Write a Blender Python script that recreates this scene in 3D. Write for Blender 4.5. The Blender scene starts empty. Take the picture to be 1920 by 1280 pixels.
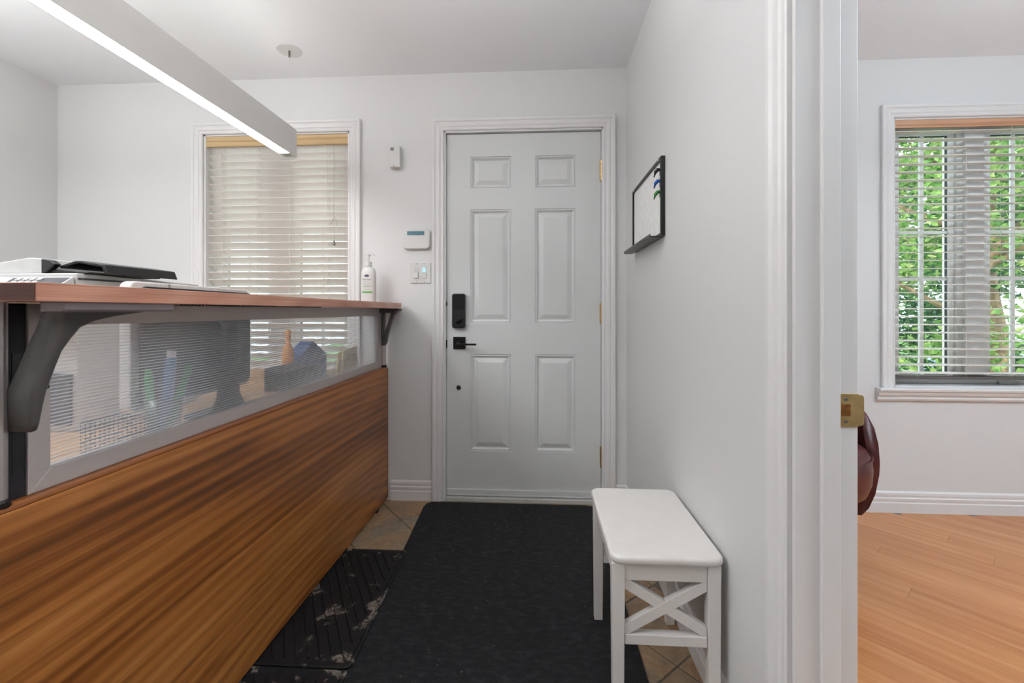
import bpy, bmesh, math, random
from mathutils import Vector, Matrix
random.seed(7)
C = bpy.context.scene.collection
PI = math.pi

# ------------------------------------------------------------------ camera
cam_d = bpy.data.cameras.new('camera')
cam = bpy.data.objects.new('camera', cam_d); C.objects.link(cam)
cam.location = (0, 0, 1.07)
cam.rotation_euler = (PI/2, 0, math.atan(48/825))
cam_d.sensor_width = 36.0; cam_d.sensor_fit = 'HORIZONTAL'
cam_d.lens = 825/1920*36.0
cam_d.shift_y = -57/1920
cam_d.clip_start = 0.02; cam_d.clip_end = 200
bpy.context.scene.camera = cam

# ------------------------------------------------------------------ sky, sun, lamps, exposure
w = bpy.data.worlds.new('world'); bpy.context.scene.world = w; w.use_nodes = True
wn = w.node_tree.nodes; wn['Background'].inputs[0].default_value = (0.80, 0.90, 1.0, 1)
wn['Background'].inputs[1].default_value = 3.2
def sun():
    l = bpy.data.lights.new('sun', 'SUN'); l.energy = 4.5; l.angle = 0.01; l.color = (1, .94, .84)
    o = bpy.data.objects.new('sun', l); C.objects.link(o)
    o.rotation_euler = (math.radians(42), 0, math.radians(-30))
sun()
def area(name, loc, rot, sx, sy, e, col=(1, 1, 1), spread=PI):
    l = bpy.data.lights.new(name, 'AREA'); l.shape = 'RECTANGLE'; l.size = sx; l.size_y = sy
    l.energy = e; l.color = col; l.spread = spread
    o = bpy.data.objects.new(name, l); C.objects.link(o); o.location = loc; o.rotation_euler = rot
    return o
# reception room ceiling lamp, then unseen ceiling fills added over hall and side room
area('reception_ceiling_lamp', (-2.1, -0.1, 2.38), (0, 0, 0), .6, .6, 13, (.97, .985, 1))
area('hall_ceiling_fill', (-0.3, -1.3, 2.38), (0, 0, 0), .6, .6, 3, (.97, .985, 1))
area('side_room_ceiling_fill', (2.3, -0.6, 2.38), (0, 0, 0), .6, .6, 1.5, (.95, .98, 1))
# unseen upward fill lights added to brighten the ceilings, no fixtures behind them
area('reception_up_fill', (-2.2, .38, 1.95), (PI, 0, 0), .5, 1.4, 52, (.96, .985, 1))
area('hall_up_fill', (-.25, .62, 1.95), (PI, 0, 0), .4, 1.0, 18, (.96, .985, 1))
area('side_room_up_fill', (2.2, .3, 1.95), (PI, 0, 0), .6, 1.4, 84, (.80, .92, 1))
# unseen fill lights added at the rear and at the side room's right wall
area('rear_fill', (-0.9, -2.9, 1.45), (PI/2, 0, 0), 2.2, 1.4, 4, (.93, .97, 1))
area('side_room_side_fill', (4.05, 1.2, 1.5), (PI/2, 0, PI/2), 1.6, 1.2, 2, (.93, .97, 1))
vs = bpy.context.scene.view_settings
vs.view_transform = 'Standard'; vs.look = 'None'; vs.gamma = 1; vs.use_curve_mapping = False
vs.exposure = 0.0

# ------------------------------------------------------------------ helpers
def lin(h):
    h = h.lstrip('#'); o = []
    for i in (0, 2, 4):
        v = int(h[i:i+2], 16)/255
        o.append(v/12.92 if v <= .04045 else ((v+.055)/1.055)**2.4)
    return tuple(o)+(1,)
class NB:
    def __init__(s, name):
        s.m = bpy.data.materials.new(name); s.m.use_nodes = True
        s.n = s.m.node_tree.nodes; s.l = s.m.node_tree.links; s.b = s.n['Principled BSDF']
    def add(s, t, **kw):
        n = s.n.new(t)
        for k, v in kw.items():
            if k in n.inputs.keys(): n.inputs[k].default_value = v
            else: setattr(n, k, v)
        return n
    def coords(s, scale=(1, 1, 1), rot=(0, 0, 0), kind='Object'):
        tc = s.add('ShaderNodeTexCoord'); mp = s.add('ShaderNodeMapping')
        mp.inputs['Scale'].default_value = scale; mp.inputs['Rotation'].default_value = rot
        s.l.new(tc.outputs[kind], mp.inputs[0]); return mp.outputs[0]
    def noise(s, vec, scale, detail=4, rough=.55, dist=0):
        n = s.add('ShaderNodeTexNoise'); n.inputs['Scale'].default_value = scale
        n.inputs['Detail'].default_value = detail; n.inputs['Roughness'].default_value = rough
        n.inputs['Distortion'].default_value = dist
        s.l.new(vec, n.inputs['Vector']); return n.outputs[0]
    def ramp(s, fac, stops, mode='LINEAR'):
        r = s.add('ShaderNodeValToRGB'); r.color_ramp.interpolation = mode
        e = r.color_ramp.elements
        while len(e) < len(stops): e.new(.5)
        for i, (p, c) in enumerate(stops):
            e[i].position = p; e[i].color = lin(c) if isinstance(c, str) else c
        s.l.new(fac, r.inputs[0]); return r.outputs[0]
    def mix(s, a, b, fac, mode='MIX'):
        m = s.add('ShaderNodeMix'); m.data_type = 'RGBA'; m.blend_type = mode
        for k, v in ((6, a), (7, b), (0, fac)):
            if hasattr(v, 'links'): s.l.new(v, m.inputs[k])
            else: m.inputs[k].default_value = lin(v) if isinstance(v, str) else v
        return m.outputs[2]
    def bump(s, h, dist=.001, strength=.5):
        b = s.add('ShaderNodeBump'); b.inputs['Distance'].default_value = dist
        b.inputs['Strength'].default_value = strength
        s.l.new(h, b.inputs['Height']); s.l.new(b.outputs[0], s.b.inputs['Normal'])
    def col(s, sock): s.l.new(sock, s.b.inputs['Base Color'])
    def set(s, **kw):
        for k, v in kw.items(): s.b.inputs[k.replace('_', ' ')].default_value = v
        return s
def plain(name, c, rough=.5, metal=0, nscale=40, namp=.06, bump=.0003, **kw):
    """colour with a faint procedural variation and fine relief"""
    b = NB(name); b.set(Roughness=rough, Metallic=metal)
    v = b.coords(); n = b.noise(v, nscale, 3)
    base = lin(c); lo = tuple(x*(1-namp) for x in base[:3])+(1,); hi = tuple(min(1, x*(1+namp)) for x in base[:3])+(1,)
    b.col(b.ramp(n, [(.3, lo), (.7, hi)]))
    if bump: b.bump(n, bump, .4)
    for k, x in kw.items(): b.b.inputs[k].default_value = x
    return b.m
M = {}
M['wall'] = plain('wall_paint', '#dddcdb', .55, nscale=180, namp=.012, bump=.0002)
M['ceiling'] = plain('ceiling_paint', '#f5f6f8', .8, nscale=180, namp=.01, bump=.0002)
M['trim'] = plain('white_trim_paint', '#e2e0df', .34, nscale=12, namp=.01, bump=0)
M['door'] = plain('door_paint', '#d6d7d6', .38, nscale=12, namp=.008, bump=0)
M['lacquer'] = plain('white_lacquer', '#e2deda', .35, nscale=25, namp=.02, bump=.0003)
M['slat'] = plain('blind_slat', '#ece6df', .5, nscale=30, namp=.02, bump=0)
M['plastic'] = plain('white_plastic', '#d8d7d4', .4, nscale=30, namp=.01, bump=0)
M['plastic_shade'] = plain('light_grey_plastic', '#c9c8c4', .45, bump=0)
M['black'] = plain('black_plastic', '#101011', .35, namp=.2, bump=0)
M['blackmetal'] = plain('matte_black_metal', '#0c0c0d', .32, .3, namp=.2, bump=0)
M['dark'] = plain('dark_recess', '#15131a', .6, namp=.2)
M['charcoal'] = plain('charcoal_plastic', '#3b3d42', .45, namp=.1)
M['alu'] = plain('brushed_aluminium', '#b8b2b0', .32, .85, nscale=300, namp=.04)
M['aluframe'] = plain('pale_anodised_frame', '#b9afab', .42, .35, nscale=200, namp=.03)
M['castlight'] = plain('highlit_cast_metal', '#94898b', .35, .5, nscale=400, namp=.04, bump=0)  # lighter cast metal for the bracket plate, its lilac highlight put into the colour
M['cast'] = plain('cast_grey_metal', '#62605f', .33, .55, nscale=500, namp=.08, bump=.0002)
M['brass'] = plain('brass', '#d0b27c', .28, .75, nscale=60, namp=.15)
M['lint'] = plain('pale_lint', '#b9a27c', .9)
M['grille'] = plain('window_vinyl', '#f8f8f8', .4, nscale=20, namp=.01, bump=0)
M['taupe'] = plain('dark_taupe_rail', '#5f5856', .5, bump=0)
M['cord'] = plain('cord', '#d8d4cb', .8, bump=0)
M['greycord'] = plain('grey_cord', '#8f8a84', .8, bump=0)
M['green'] = plain('green_plastic', '#2fa258', .4, bump=0)
M['blue'] = plain('blue_plastic', '#5d84b8', .35, bump=0)
M['navy'] = plain('navy_board', '#2c4a7c', .6)
M['orange'] = plain('orange_plastic', '#e29a5c', .5)
M['yellow'] = plain('manila_card', '#e8d283', .7)
M['paper'] = plain('paper', '#f0efec', .8)
M['ink'] = plain('ink', '#3a3a55', .6, bump=0)
M['inkgrey'] = plain('grey_ink', '#9b988f', .6, bump=0)
M['inkgreen'] = plain('green_ink', '#6aa95a', .5, bump=0)
M['lcd'] = plain('teal_display', '#2f6f80', .15, nscale=90, namp=.3, bump=0)
M['lcdtext'] = plain('display_text', '#173944', .3, bump=0)
M['silver'] = plain('silver_plastic', '#dad9d6', .3, .2, bump=0)
M['printer_white'] = plain('printer_shell', '#bdbcba', .5, bump=0)
M['screw'] = plain('steel_screw', '#8c8a85', .3, .9, nscale=200, namp=.2)
M['rust'] = plain('worn_brass', '#8a5a2c', .5, .5, nscale=120, namp=.5)

def emit(name, c, e):
    b = NB(name); b.set(Roughness=.4); b.b.inputs['Base Color'].default_value = lin(c)
    b.b.inputs['Emission Color'].default_value = lin(c); b.b.inputs['Emission Strength'].default_value = e
    return b.m
M['led'] = emit('led_diffuser', '#ffffff', 16.0)
M['led_up'] = emit('led_uplight', '#ffffff', 4.0)
M['sensor_led'] = emit('blue_pilot_light', '#b9dfe8', .35)

def walnut(name, ax, cols, rough=.32, spec=.5):
    # ax: index of the axis along the grain
    b = NB(name); b.set(Roughness=rough)
    def sc(along, across):
        s = [across]*3; s[ax] = along; return tuple(s)
    n1 = b.noise(b.coords(sc(.35, 11)), 1.0, 2, .45, .25)
    n2 = b.noise(b.coords(sc(.6, 34)), 1.0, 6, .68, .9)
    n3 = b.noise(b.coords(sc(6, 420)), 1.0, 3, .6)
    n4 = b.noise(b.coords(sc(2.4, 13)), 1.0, 3, .5, .2)
    n5 = b.noise(b.coords(sc(.9, 130)), 1.0, 4, .6, .3)
    wv = b.add('ShaderNodeTexWave'); wv.wave_type = 'RINGS'; wv.rings_direction = 'X'
    b.l.new(b.coords(sc(.55, 3.2)), wv.inputs['Vector'])
    wv.inputs['Scale'].default_value = 3.0; wv.inputs['Distortion'].default_value = 3.0
    wv.inputs['Detail'].default_value = 2; wv.inputs['Detail Scale'].default_value = .8
    a = b.mix(n1, n2, .27); a1 = b.mix(a, n4, .24); a2 = b.mix(a1, wv.outputs[0], .08)
    c = b.ramp(a2, [(.34, cols[0]), (.44, cols[1]), (.53, cols[2]), (.64, cols[3])])
    fine = b.ramp(n3, [(.3, (.72, .72, .72, 1)), (.6, (1, 1, 1, 1))])
    c = b.mix(c, b.ramp(n5, [(.34, (.62, .56, .52, 1)), (.50, (1, 1, 1, 1))]), .75, 'MULTIPLY')
    b.col(b.mix(c, fine, .6, 'MULTIPLY')); b.bump(n3, .0002, .3)
    return b.m
M['walnut'] = walnut('walnut_laminate', 1, ['#5f3417', '#935627', '#b47238', '#cc8c4e'], .34)
M['walnutx'] = walnut('walnut_laminate_top', 1, ['#a56d58', '#bd8069', '#cd937b', '#dba58f'], .28)  # base tones lightened towards pink to carry the glare on the worktop
M['walnutdark'] = walnut('walnut_laminate_end', 0, ['#3b2017', '#50291c', '#5b3021', '#693a28'], .4)
M['desk'] = walnut('desk_laminate', 1, ['#b98252', '#c9945f', '#d6a470', '#e0b382'], .4)
M['edgeband'] = walnut('walnut_edge_band', 1, ['#7a4422', '#93552b', '#a06033', '#ad6c3c'], .35)
M['valance_left'] = walnut('honey_wood_valance', 0, ['#b48f5c', '#c6a26c', '#d0ad78', '#d8b988'], .4)
M['valance_right'] = walnut('tan_wood_valance', 0, ['#b8805c', '#c68c66', '#d09a76', '#d9a988'], .4)

def laminate():
    b = NB('laminate_plank'); b.set(Roughness=.27)
    oi = b.add('ShaderNodeObjectInfo')
    v = b.coords((1.2, 26, 26)); va = b.add('ShaderNodeVectorMath'); va.operation = 'ADD'
    b.l.new(v, va.inputs[0])
    cx = b.add('ShaderNodeCombineXYZ'); mm = b.add('ShaderNodeMath'); mm.operation = 'MULTIPLY'; mm.inputs[1].default_value = 60
    b.l.new(oi.outputs['Random'], mm.inputs[0]); b.l.new(mm.outputs[0], cx.inputs[0]); b.l.new(mm.outputs[0], cx.inputs[1])
    b.l.new(cx.outputs[0], va.inputs[1])
    n = b.noise(va.outputs[0], 1.0, 6, .62, 1.0)
    n2 = b.noise(va.outputs[0], .35, 3, .5, .5)
    c = b.ramp(n, [(.28, '#a5693f'), (.42, '#c08152'), (.55, '#d0936288'[:7]), (.7, '#dca577')])
    c2 = b.ramp(n2, [(.3, '#c9875a'), (.7, '#d79c6c')])
    c3 = b.mix(c, c2, .45)
    tint = b.ramp(oi.outputs['Random'], [(0, (.86, .78, .70, 1)), (1, (.98, .93, .86, 1))])
    b.col(b.mix(c3, tint, 1.0, 'MULTIPLY')); b.bump(n, .0002, .25)
    return b.m
M['laminate'] = laminate()
def slate():
    b = NB('slate_tile'); b.set(Roughness=.5)
    oi = b.add('ShaderNodeObjectInfo')
    v = b.coords(); n = b.noise(v, 6, 8, .65, .8); n2 = b.noise(v, 38, 5, .7); n3 = b.noise(v, 2.2, 2)
    c = b.ramp(n, [(.28, '#6b665c'), (.42, '#8b7a62'), (.52, '#a8865d'), (.62, '#9c6f48'), (.75, '#877f70')])
    t = b.ramp(oi.outputs['Random'], [(0, '#bba98c'), (.5, '#c99c78'), (1, '#a5a396')])
    c = b.mix(c, t, .35)
    f = b.ramp(n2, [(.3, (.62, .6, .58, 1)), (.62, (1, 1, 1, 1))])
    b.col(b.mix(c, f, .8, 'MULTIPLY')); b.bump(n, .004, .5)
    return b.m
M['slate'] = slate()
M['grout'] = plain('grout', '#6f675a', .9, nscale=200, namp=.15)
def rugm():
    b = NB('black_loop_carpet'); b.set(Roughness=.95)
    v = b.coords(); n = b.noise(v, 420, 3, .7); n2 = b.noise(b.coords((1, 2.2, 1)), 28, 5, .7); n3 = b.noise(v, 800, 1)
    c = b.ramp(n, [(.38, '#050506'), (.66, '#222327')])
    c = b.mix(c, '#4a4c52', b.ramp(n2, [(.48, (0, 0, 0, 1)), (.78, (.42, .42, .42, 1))]))
    c = b.mix(c, '#84868c', b.ramp(n3, [(.70, (0, 0, 0, 1)), (.80, (.45, .45, .45, 1))]))
    b.col(c); b.bump(n, .003, .9)
    return b.m
M['rug'] = rugm()
def traym():
    b = NB('black_rubber_tray'); b.set(Roughness=.55, Specular_IOR_Level=.3)
    v = b.coords(); n = b.noise(v, 9, 6, .6, .4); n2 = b.noise(v, 60, 4, .7); n0 = b.noise(v, 70, 3)
    base = b.ramp(n0, [(.3, '#131417'), (.7, '#1d1e22')])
    mud = b.ramp(n, [(.575, (0, 0, 0, 1)), (.60, (1, 1, 1, 1))])
    mud2 = b.ramp(n2, [(.42, (0, 0, 0, 1)), (.55, (1, 1, 1, 1))])
    mk = b.mix(mud, mud2, 1.0, 'MULTIPLY')
    b.col(b.mix(base, '#80766c', mk)); b.bump(n2, .0005, .3)
    return b.m
M['tray'] = traym()
def leather():
    b = NB('maroon_leather'); b.set(Roughness=.36)
    v = b.coords(); vo = b.add('ShaderNodeTexVoronoi'); vo.inputs['Scale'].default_value = 260; b.l.new(v, vo.inputs['Vector'])
    n = b.noise(v, 14, 4)
    b.col(b.ramp(n, [(.3, '#431a1c'), (.7, '#5e2a29')])); b.bump(vo.outputs[0], .0006, .4)
    return b.m
M['leather'] = leather()
def glassm():
    b = NB('window_glass'); out = b.n['Material Output']
    t = b.add('ShaderNodeBsdfTransparent'); t.inputs[0].default_value = (.97, .99, .98, 1)
    g = b.add('ShaderNodeBsdfGlossy'); g.inputs['Roughness'].default_value = .02
    mx = b.add('ShaderNodeMixShader'); fr = b.add('ShaderNodeFresnel'); fr.inputs[0].default_value = 1.25
    b.l.new(fr.outputs[0], mx.inputs[0]); b.l.new(t.outputs[0], mx.inputs[1]); b.l.new(g.outputs[0], mx.inputs[2])
    b.l.new(mx.outputs[0], out.inputs[0]); return b.m
M['glass'] = glassm()
def polym(name, dens, tint=(.93, .95, .97, 1)):
    b = NB(name); out = b.n['Material Output']
    t = b.add('ShaderNodeBsdfTransparent'); t.inputs[0].default_value = tint
    d = b.add('ShaderNodeBsdfTranslucent'); d.inputs[0].default_value = (.85, .86, .88, 1)
    df = b.add('ShaderNodeBsdfDiffuse'); df.inputs[0].default_value = (.85, .85, .85, 1)
    g = b.add('ShaderNodeBsdfGlossy'); g.inputs['Roughness'].default_value = .12
    n = b.noise(b.coords((1, 1, 1)), 30, 3)
    dd = b.add('ShaderNodeMixShader'); dd.inputs[0].default_value = .5
    b.l.new(d.outputs[0], dd.inputs[1]); b.l.new(df.outputs[0], dd.inputs[2])
    m1 = b.add('ShaderNodeMixShader'); m1.inputs[0].default_value = dens
    mr = b.add('ShaderNodeMapRange'); mr.inputs['To Min'].default_value = dens*.8; mr.inputs['To Max'].default_value = dens*1.2
    b.l.new(n, mr.inputs[0]); b.l.new(mr.outputs[0], m1.inputs[0])
    b.l.new(t.outputs[0], m1.inputs[1]); b.l.new(dd.outputs[0], m1.inputs[2])
    m2 = b.add('ShaderNodeMixShader'); m2.inputs[0].default_value = .05
    b.l.new(m1.outputs[0], m2.inputs[1]); b.l.new(g.outputs[0], m2.inputs[2])
    b.l.new(m2.outputs[0], out.inputs[0]); return b.m
M['poly'] = polym('clear_polycarbonate_sheet', .06, (.97, .98, .99, 1))
M['polyrib'] = polym('polycarbonate_rib', .62)
M['clearcup'] = polym('clear_acrylic', .15)
M['bark'] = plain('bark', '#8a7358', .9, nscale=12, namp=.5, bump=.02)
def leafm(name, stops):
    b = NB(name); b.set(Roughness=.55); out = b.n['Material Output']
    v = b.coords(); n = b.noise(v, 5.5, 4, .7); c = b.ramp(n, stops); b.col(c)
    t = b.add('ShaderNodeBsdfTranslucent'); b.l.new(c, t.inputs[0])
    mx = b.add('ShaderNodeMixShader'); mx.inputs[0].default_value = .45
    b.l.new(b.b.outputs[0], mx.inputs[1]); b.l.new(t.outputs[0], mx.inputs[2]); b.l.new(mx.outputs[0], out.inputs[0])
    return b.m
M['leaf1'] = leafm('leaf_green', [(.3, '#3d6a2e'), (.45, '#6b9a4c'), (.6, '#aabd72'), (.75, '#d9cfa0')])
M['leaf2'] = leafm('leaf_deep_green', [(.3, '#1d4226'), (.5, '#38683c'), (.72, '#86a866')])
M['grass'] = leafm('grass', [(.3, '#5f8f45'), (.6, '#83ab58'), (.8, '#b4bf7c')])
M['asphalt'] = plain('asphalt', '#9a9a98', .9, nscale=60, namp=.15)
M['carpaint'] = plain('pale_blue_car_paint', '#9fb4cc', .2, .3, bump=0)
M['carglass'] = plain('car_glass', '#26323c', .08, 0, bump=0)
M['rubber'] = plain('tyre_rubber', '#1b1b1b', .8)

def worldloc(o):
    v = Vector((0, 0, 0))
    while o is not None:
        v += o.location; o = o.parent
    return v
def mk(name, verts, faces, m, parent=None, smooth=False, local=False, bevel=0, seg=2, mats=None, mi=None):
    me = bpy.data.meshes.new(name)
    if parent is not None and not local:
        w_ = worldloc(parent); verts = [(v[0]-w_.x, v[1]-w_.y, v[2]-w_.z) for v in verts]
    me.from_pydata([tuple(v) for v in verts], [], faces)
    for mm in (mats or [m]): me.materials.append(M[mm])
    if mi: me.polygons.foreach_set('material_index', mi)
    bm = bmesh.new(); bm.from_mesh(me); bmesh.ops.recalc_face_normals(bm, faces=bm.faces); bm.to_mesh(me); bm.free()
    if smooth: me.polygons.foreach_set('use_smooth', [True]*len(me.polygons))
    o = bpy.data.objects.new(name, me); C.objects.link(o)
    if parent is not None: o.parent = parent
    if bevel:
        b = o.modifiers.new('bevel', 'BEVEL'); b.width = bevel; b.segments = seg; b.limit_method = 'ANGLE'; b.angle_limit = .7
    return o
def bxv(x0, x1, y0, y1, z0, z1):
    v = [(x, y, z) for z in (z0, z1) for y in (y0, y1) for x in (x0, x1)]
    f = [(0, 2, 3, 1), (4, 5, 7, 6), (0, 1, 5, 4), (2, 6, 7, 3), (0, 4, 6, 2), (1, 3, 7, 5)]
    return v, f
def join(*parts):
    V, F = [], []
    for v, f in parts:
        n = len(V); V += list(v); F += [tuple(i+n for i in q) for q in f]
    return V, F
def box(name, m, parent, x0, x1, y0, y1, z0, z1, bevel=0, **kw):
    v, f = bxv(x0, x1, y0, y1, z0, z1); return mk(name, v, f, m, parent, bevel=bevel, **kw)
def tubev(pts, r, n=8, closed=False, caps=True):
    pts = [Vector(p) for p in pts]; V = []; F = []
    for i, p in enumerate(pts):
        a = pts[max(0, i-1)]; b = pts[min(len(pts)-1, i+1)]
        t = (b-a).normalized(); up = Vector((0, 0, 1)) if abs(t.z) < .9 else Vector((1, 0, 0))
        u = t.cross(up).normalized(); v = t.cross(u).normalized()
        rr = r[i] if isinstance(r, (list, tuple)) else r
        V += [p+u*(rr*math.cos(2*PI*k/n))+v*(rr*math.sin(2*PI*k/n)) for k in range(n)]
    for i in range(len(pts)-1):
        F += [(i*n+k, i*n+(k+1) % n, (i+1)*n+(k+1) % n, (i+1)*n+k) for k in range(n)]
    if caps: F += [tuple(range(n)), tuple(range((len(pts)-1)*n, len(pts)*n))]
    return V, F
def lathev(prof, c, n=24, sx=1, sy=1):
    V = []; F = []
    for r, z in prof:
        V += [(c[0]+sx*r*math.cos(2*PI*k/n), c[1]+sy*r*math.sin(2*PI*k/n), c[2]+z) for k in range(n)]
    for i in range(len(prof)-1):
        F += [(i*n+k, i*n+(k+1) % n, (i+1)*n+(k+1) % n, (i+1)*n+k) for k in range(n)]
    F += [tuple(range(n)), tuple(range((len(prof)-1)*n, len(prof)*n))]
    return V, F
def prismv(poly, axis, a, b):
    """polygon of 2-D points extruded along axis (0,1,2) from a to b"""
    def p(q, t):
        if axis == 0: return (t, q[0], q[1])
        if axis == 1: return (q[0], t, q[1])
        return (q[0], q[1], t)
    n = len(poly); V = [p(q, a) for q in poly]+[p(q, b) for q in poly]
    F = [tuple(range(n)), tuple(range(n, 2*n))]+[(i, (i+1) % n, n+(i+1) % n, n+i) for i in range(n)]
    return V, F
def rrect(x0, x1, y0, y1, r, n=4):
    P = []
    for cx, cy, a0 in ((x1-r, y1-r, 0), (x0+r, y1-r, PI/2), (x0+r, y0+r, PI), (x1-r, y0+r, 3*PI/2)):
        for k in range(n+1):
            a = a0+k*PI/2/n; P.append((cx+r*math.cos(a), cy+r*math.sin(a)))
    return P
def loftv(rings, caps=True, close=True):
    n = len(rings[0]); V = [p for r in rings for p in r]; F = []
    for i in range(len(rings)-1):
        for k in range(n if close else n-1):
            F.append((i*n+k, i*n+(k+1) % n, (i+1)*n+(k+1) % n, (i+1)*n+k))
    if caps: F += [tuple(range(n)), tuple(range((len(rings)-1)*n, len(rings)*n))]
    return V, F
def tag(o, label, cat, group=None):
    o['label'] = label; o['category'] = cat
    if group: o['group'] = group
    return o
def thing(name, loc, label, cat, group=None, rz=0):
    o = bpy.data.objects.new(name, None); C.objects.link(o); o.location = loc; o.rotation_euler = (0, 0, rz)
    o.empty_display_size = .05
    return tag(o, label, cat, group)
def struct(o): o['kind'] = 'structure'; return o
def textv(s, size, extr=0):
    cu = bpy.data.curves.new('t', 'FONT'); cu.body = s; cu.size = size; cu.align_x = 'CENTER'; cu.align_y = 'CENTER'
    o = bpy.data.objects.new('t', cu); me = bpy.data.meshes.new_from_object(o)
    V = [tuple(v.co) for v in me.vertices]; F = [tuple(p.vertices) for p in me.polygons]
    bpy.data.objects.remove(o); bpy.data.curves.remove(cu); bpy.data.meshes.remove(me)
    return V, F

# ------------------------------------------------------------------ room shell
YB = 2.46        # inner face of the outer wall
XL = -2.855      # left wall
XR = 0.49        # hall face of the partition
XR2 = 0.60       # side-room face of the partition
ZC = 2.412
L0, L1 = -1.946, -1.073        # left window opening
R0, R1 = 1.891, 2.855          # right window opening
WZ0, WZ1 = 0.655, 2.10
D0, D1, DZ = -0.530, 0.364, 2.085   # front door opening
def wall_back():
    t0, t1 = YB, YB+.16
    xs = [(XL-.15, L0, 0, ZC), (L0, L1, 0, WZ0), (L0, L1, WZ1, ZC), (L1, D0, 0, ZC), (D0, D1, DZ, ZC),
          (D1, R0, 0, ZC), (R0, R1, 0, WZ0), (R0, R1, WZ1, ZC), (R1, 4.3, 0, ZC)]
    parts = [bxv(a, b, t0, t1, c-.1 if c == 0 else c, d+.1 if d == ZC else d) for a, b, c, d in xs]
    v, f = join(*parts); return struct(mk('wall_back', v, f, 'wall'))
wall_back()
struct(box('wall_left', 'wall', None, XL-.12, XL, -3.1, YB, -.1, ZC+.1))
v, f = join(bxv(XR, XR2, .872, YB, -.0, ZC+.05), bxv(XR, XR2, .0, .872, 2.09, ZC+.05), bxv(XR, XR2, -3.0, .0, 0, ZC+.05))
struct(mk('wall_right', v, f, 'wall'))
struct(box('wall_front', 'wall', None, XL-.12, 4.3, -3.12, -3.0, -.1, ZC+.1))
struct(box('wall_side_room', 'wall', None, 4.15, 4.3, -3.0, YB, -.1, ZC+.1))
struct(box('ceiling', 'ceiling', None, XL-.3, 4.5, -3.3, YB+.35, ZC, ZC+.25))
fl = struct(box('floor', 'grout', None, XL-.1, 4.2, -3.0, YB+.02, -.15, -.003))
M['subfloor_wood'] = M['laminate']

def clip(poly, x0, x1, y0, y1):
    def cl(P, f, inter):
        out = []
        for i in range(len(P)):
            a, b = P[i-1], P[i]
            if f(b):
                if not f(a): out.append(inter(a, b))
                out.append(b)
            elif f(a): out.append(inter(a, b))
        return out
    for ax, lim, sg in ((0, x0, 1), (0, x1, -1), (1, y0, 1), (1, y1, -1)):
        if not poly: return poly
        def f(p): return sg*(p[ax]-lim) >= -1e-9
        def it(a, b):
            t = (lim-a[ax])/(b[ax]-a[ax]); return (a[0]+(b[0]-a[0])*t, a[1]+(b[1]-a[1])*t)
        poly = cl(poly, f, it)
    out = []
    for p in poly:
        if not out or (abs(p[0]-out[-1][0])+abs(p[1]-out[-1][1])) > 1e-5: out.append(p)
    return out
# slate tiles laid on the diagonal
a = math.radians(41); u = (math.cos(a), math.sin(a)); vv = (math.sin(a), -math.cos(a)); S = .278
for i in range(-14, 14):
    for j in range(-14, 14):
        o0 = (-.70+u[0]*S*i+vv[0]*S*j, 2.22+u[1]*S*i+vv[1]*S*j); g = .003
        q = [(o0[0]+u[0]*s+vv[0]*t, o0[1]+u[1]*s+vv[1]*t) for s, t in ((g, g), (S-g, g), (S-g, S-g), (g, S-g))]
        p = clip(q, -1.1, XR-.004, -.2, YB-.002)
        if len(p) < 3: continue
        ar = abs(sum(p[k][0]*p[(k+1) % len(p)][1]-p[(k+1) % len(p)][0]*p[k][1] for k in range(len(p))))/2
        if ar < .002: continue
        V, F = prismv(p, 2, -.008, 0); mk('tile', V, F, 'slate', fl, bevel=.0015, seg=1)
# laminate planks on the diagonal in the side room
a = math.radians(-48); ux, uy = math.cos(a), math.sin(a); nx, ny = -uy, ux; Wd = .0945; Ln = 1.6
row = 0
for j in range(-40, 40):
    off = random.uniform(0, Ln)
    for i in range(-3, 4):
        bx0, bx1 = off+i*Ln+.0004, off+(i+1)*Ln-.0004; by0, by1 = j*Wd+.0002, (j+1)*Wd-.0002
        q = [(2.0+ux*s+nx*t, 1.6+uy*s+ny*t) for s, t in ((bx0, by0), (bx1, by0), (bx1, by1), (bx0, by1))]
        p = clip(q, XR2, 4.0, -.1, YB-.002)
        if len(p) < 3: continue
        ar = abs(sum(p[k][0]*p[(k+1) % len(p)][1]-p[(k+1) % len(p)][0]*p[k][1] for k in range(len(p))))/2
        if ar < .002: continue
        # local coordinates along the board so that the grain follows it
        cx, cy = 2.0+ux*(bx0)+nx*by0, 1.6+uy*(bx0)+ny*by0
        lp = [((x-cx)*ux+(y-cy)*uy, (x-cx)*nx+(y-cy)*ny) for x, y in p]
        V, F = prismv(lp, 2, -.009, 0)
        o = mk('plank', V, F, 'laminate', None, bevel=.0003, seg=1)
        o.location = (cx, cy, 0); o.rotation_euler = (0, 0, a); o.parent = fl
box('threshold_strip', 'edgeband', fl, XR-.002, XR2+.01, .0, .868, -.004, .006, .002)

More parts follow.
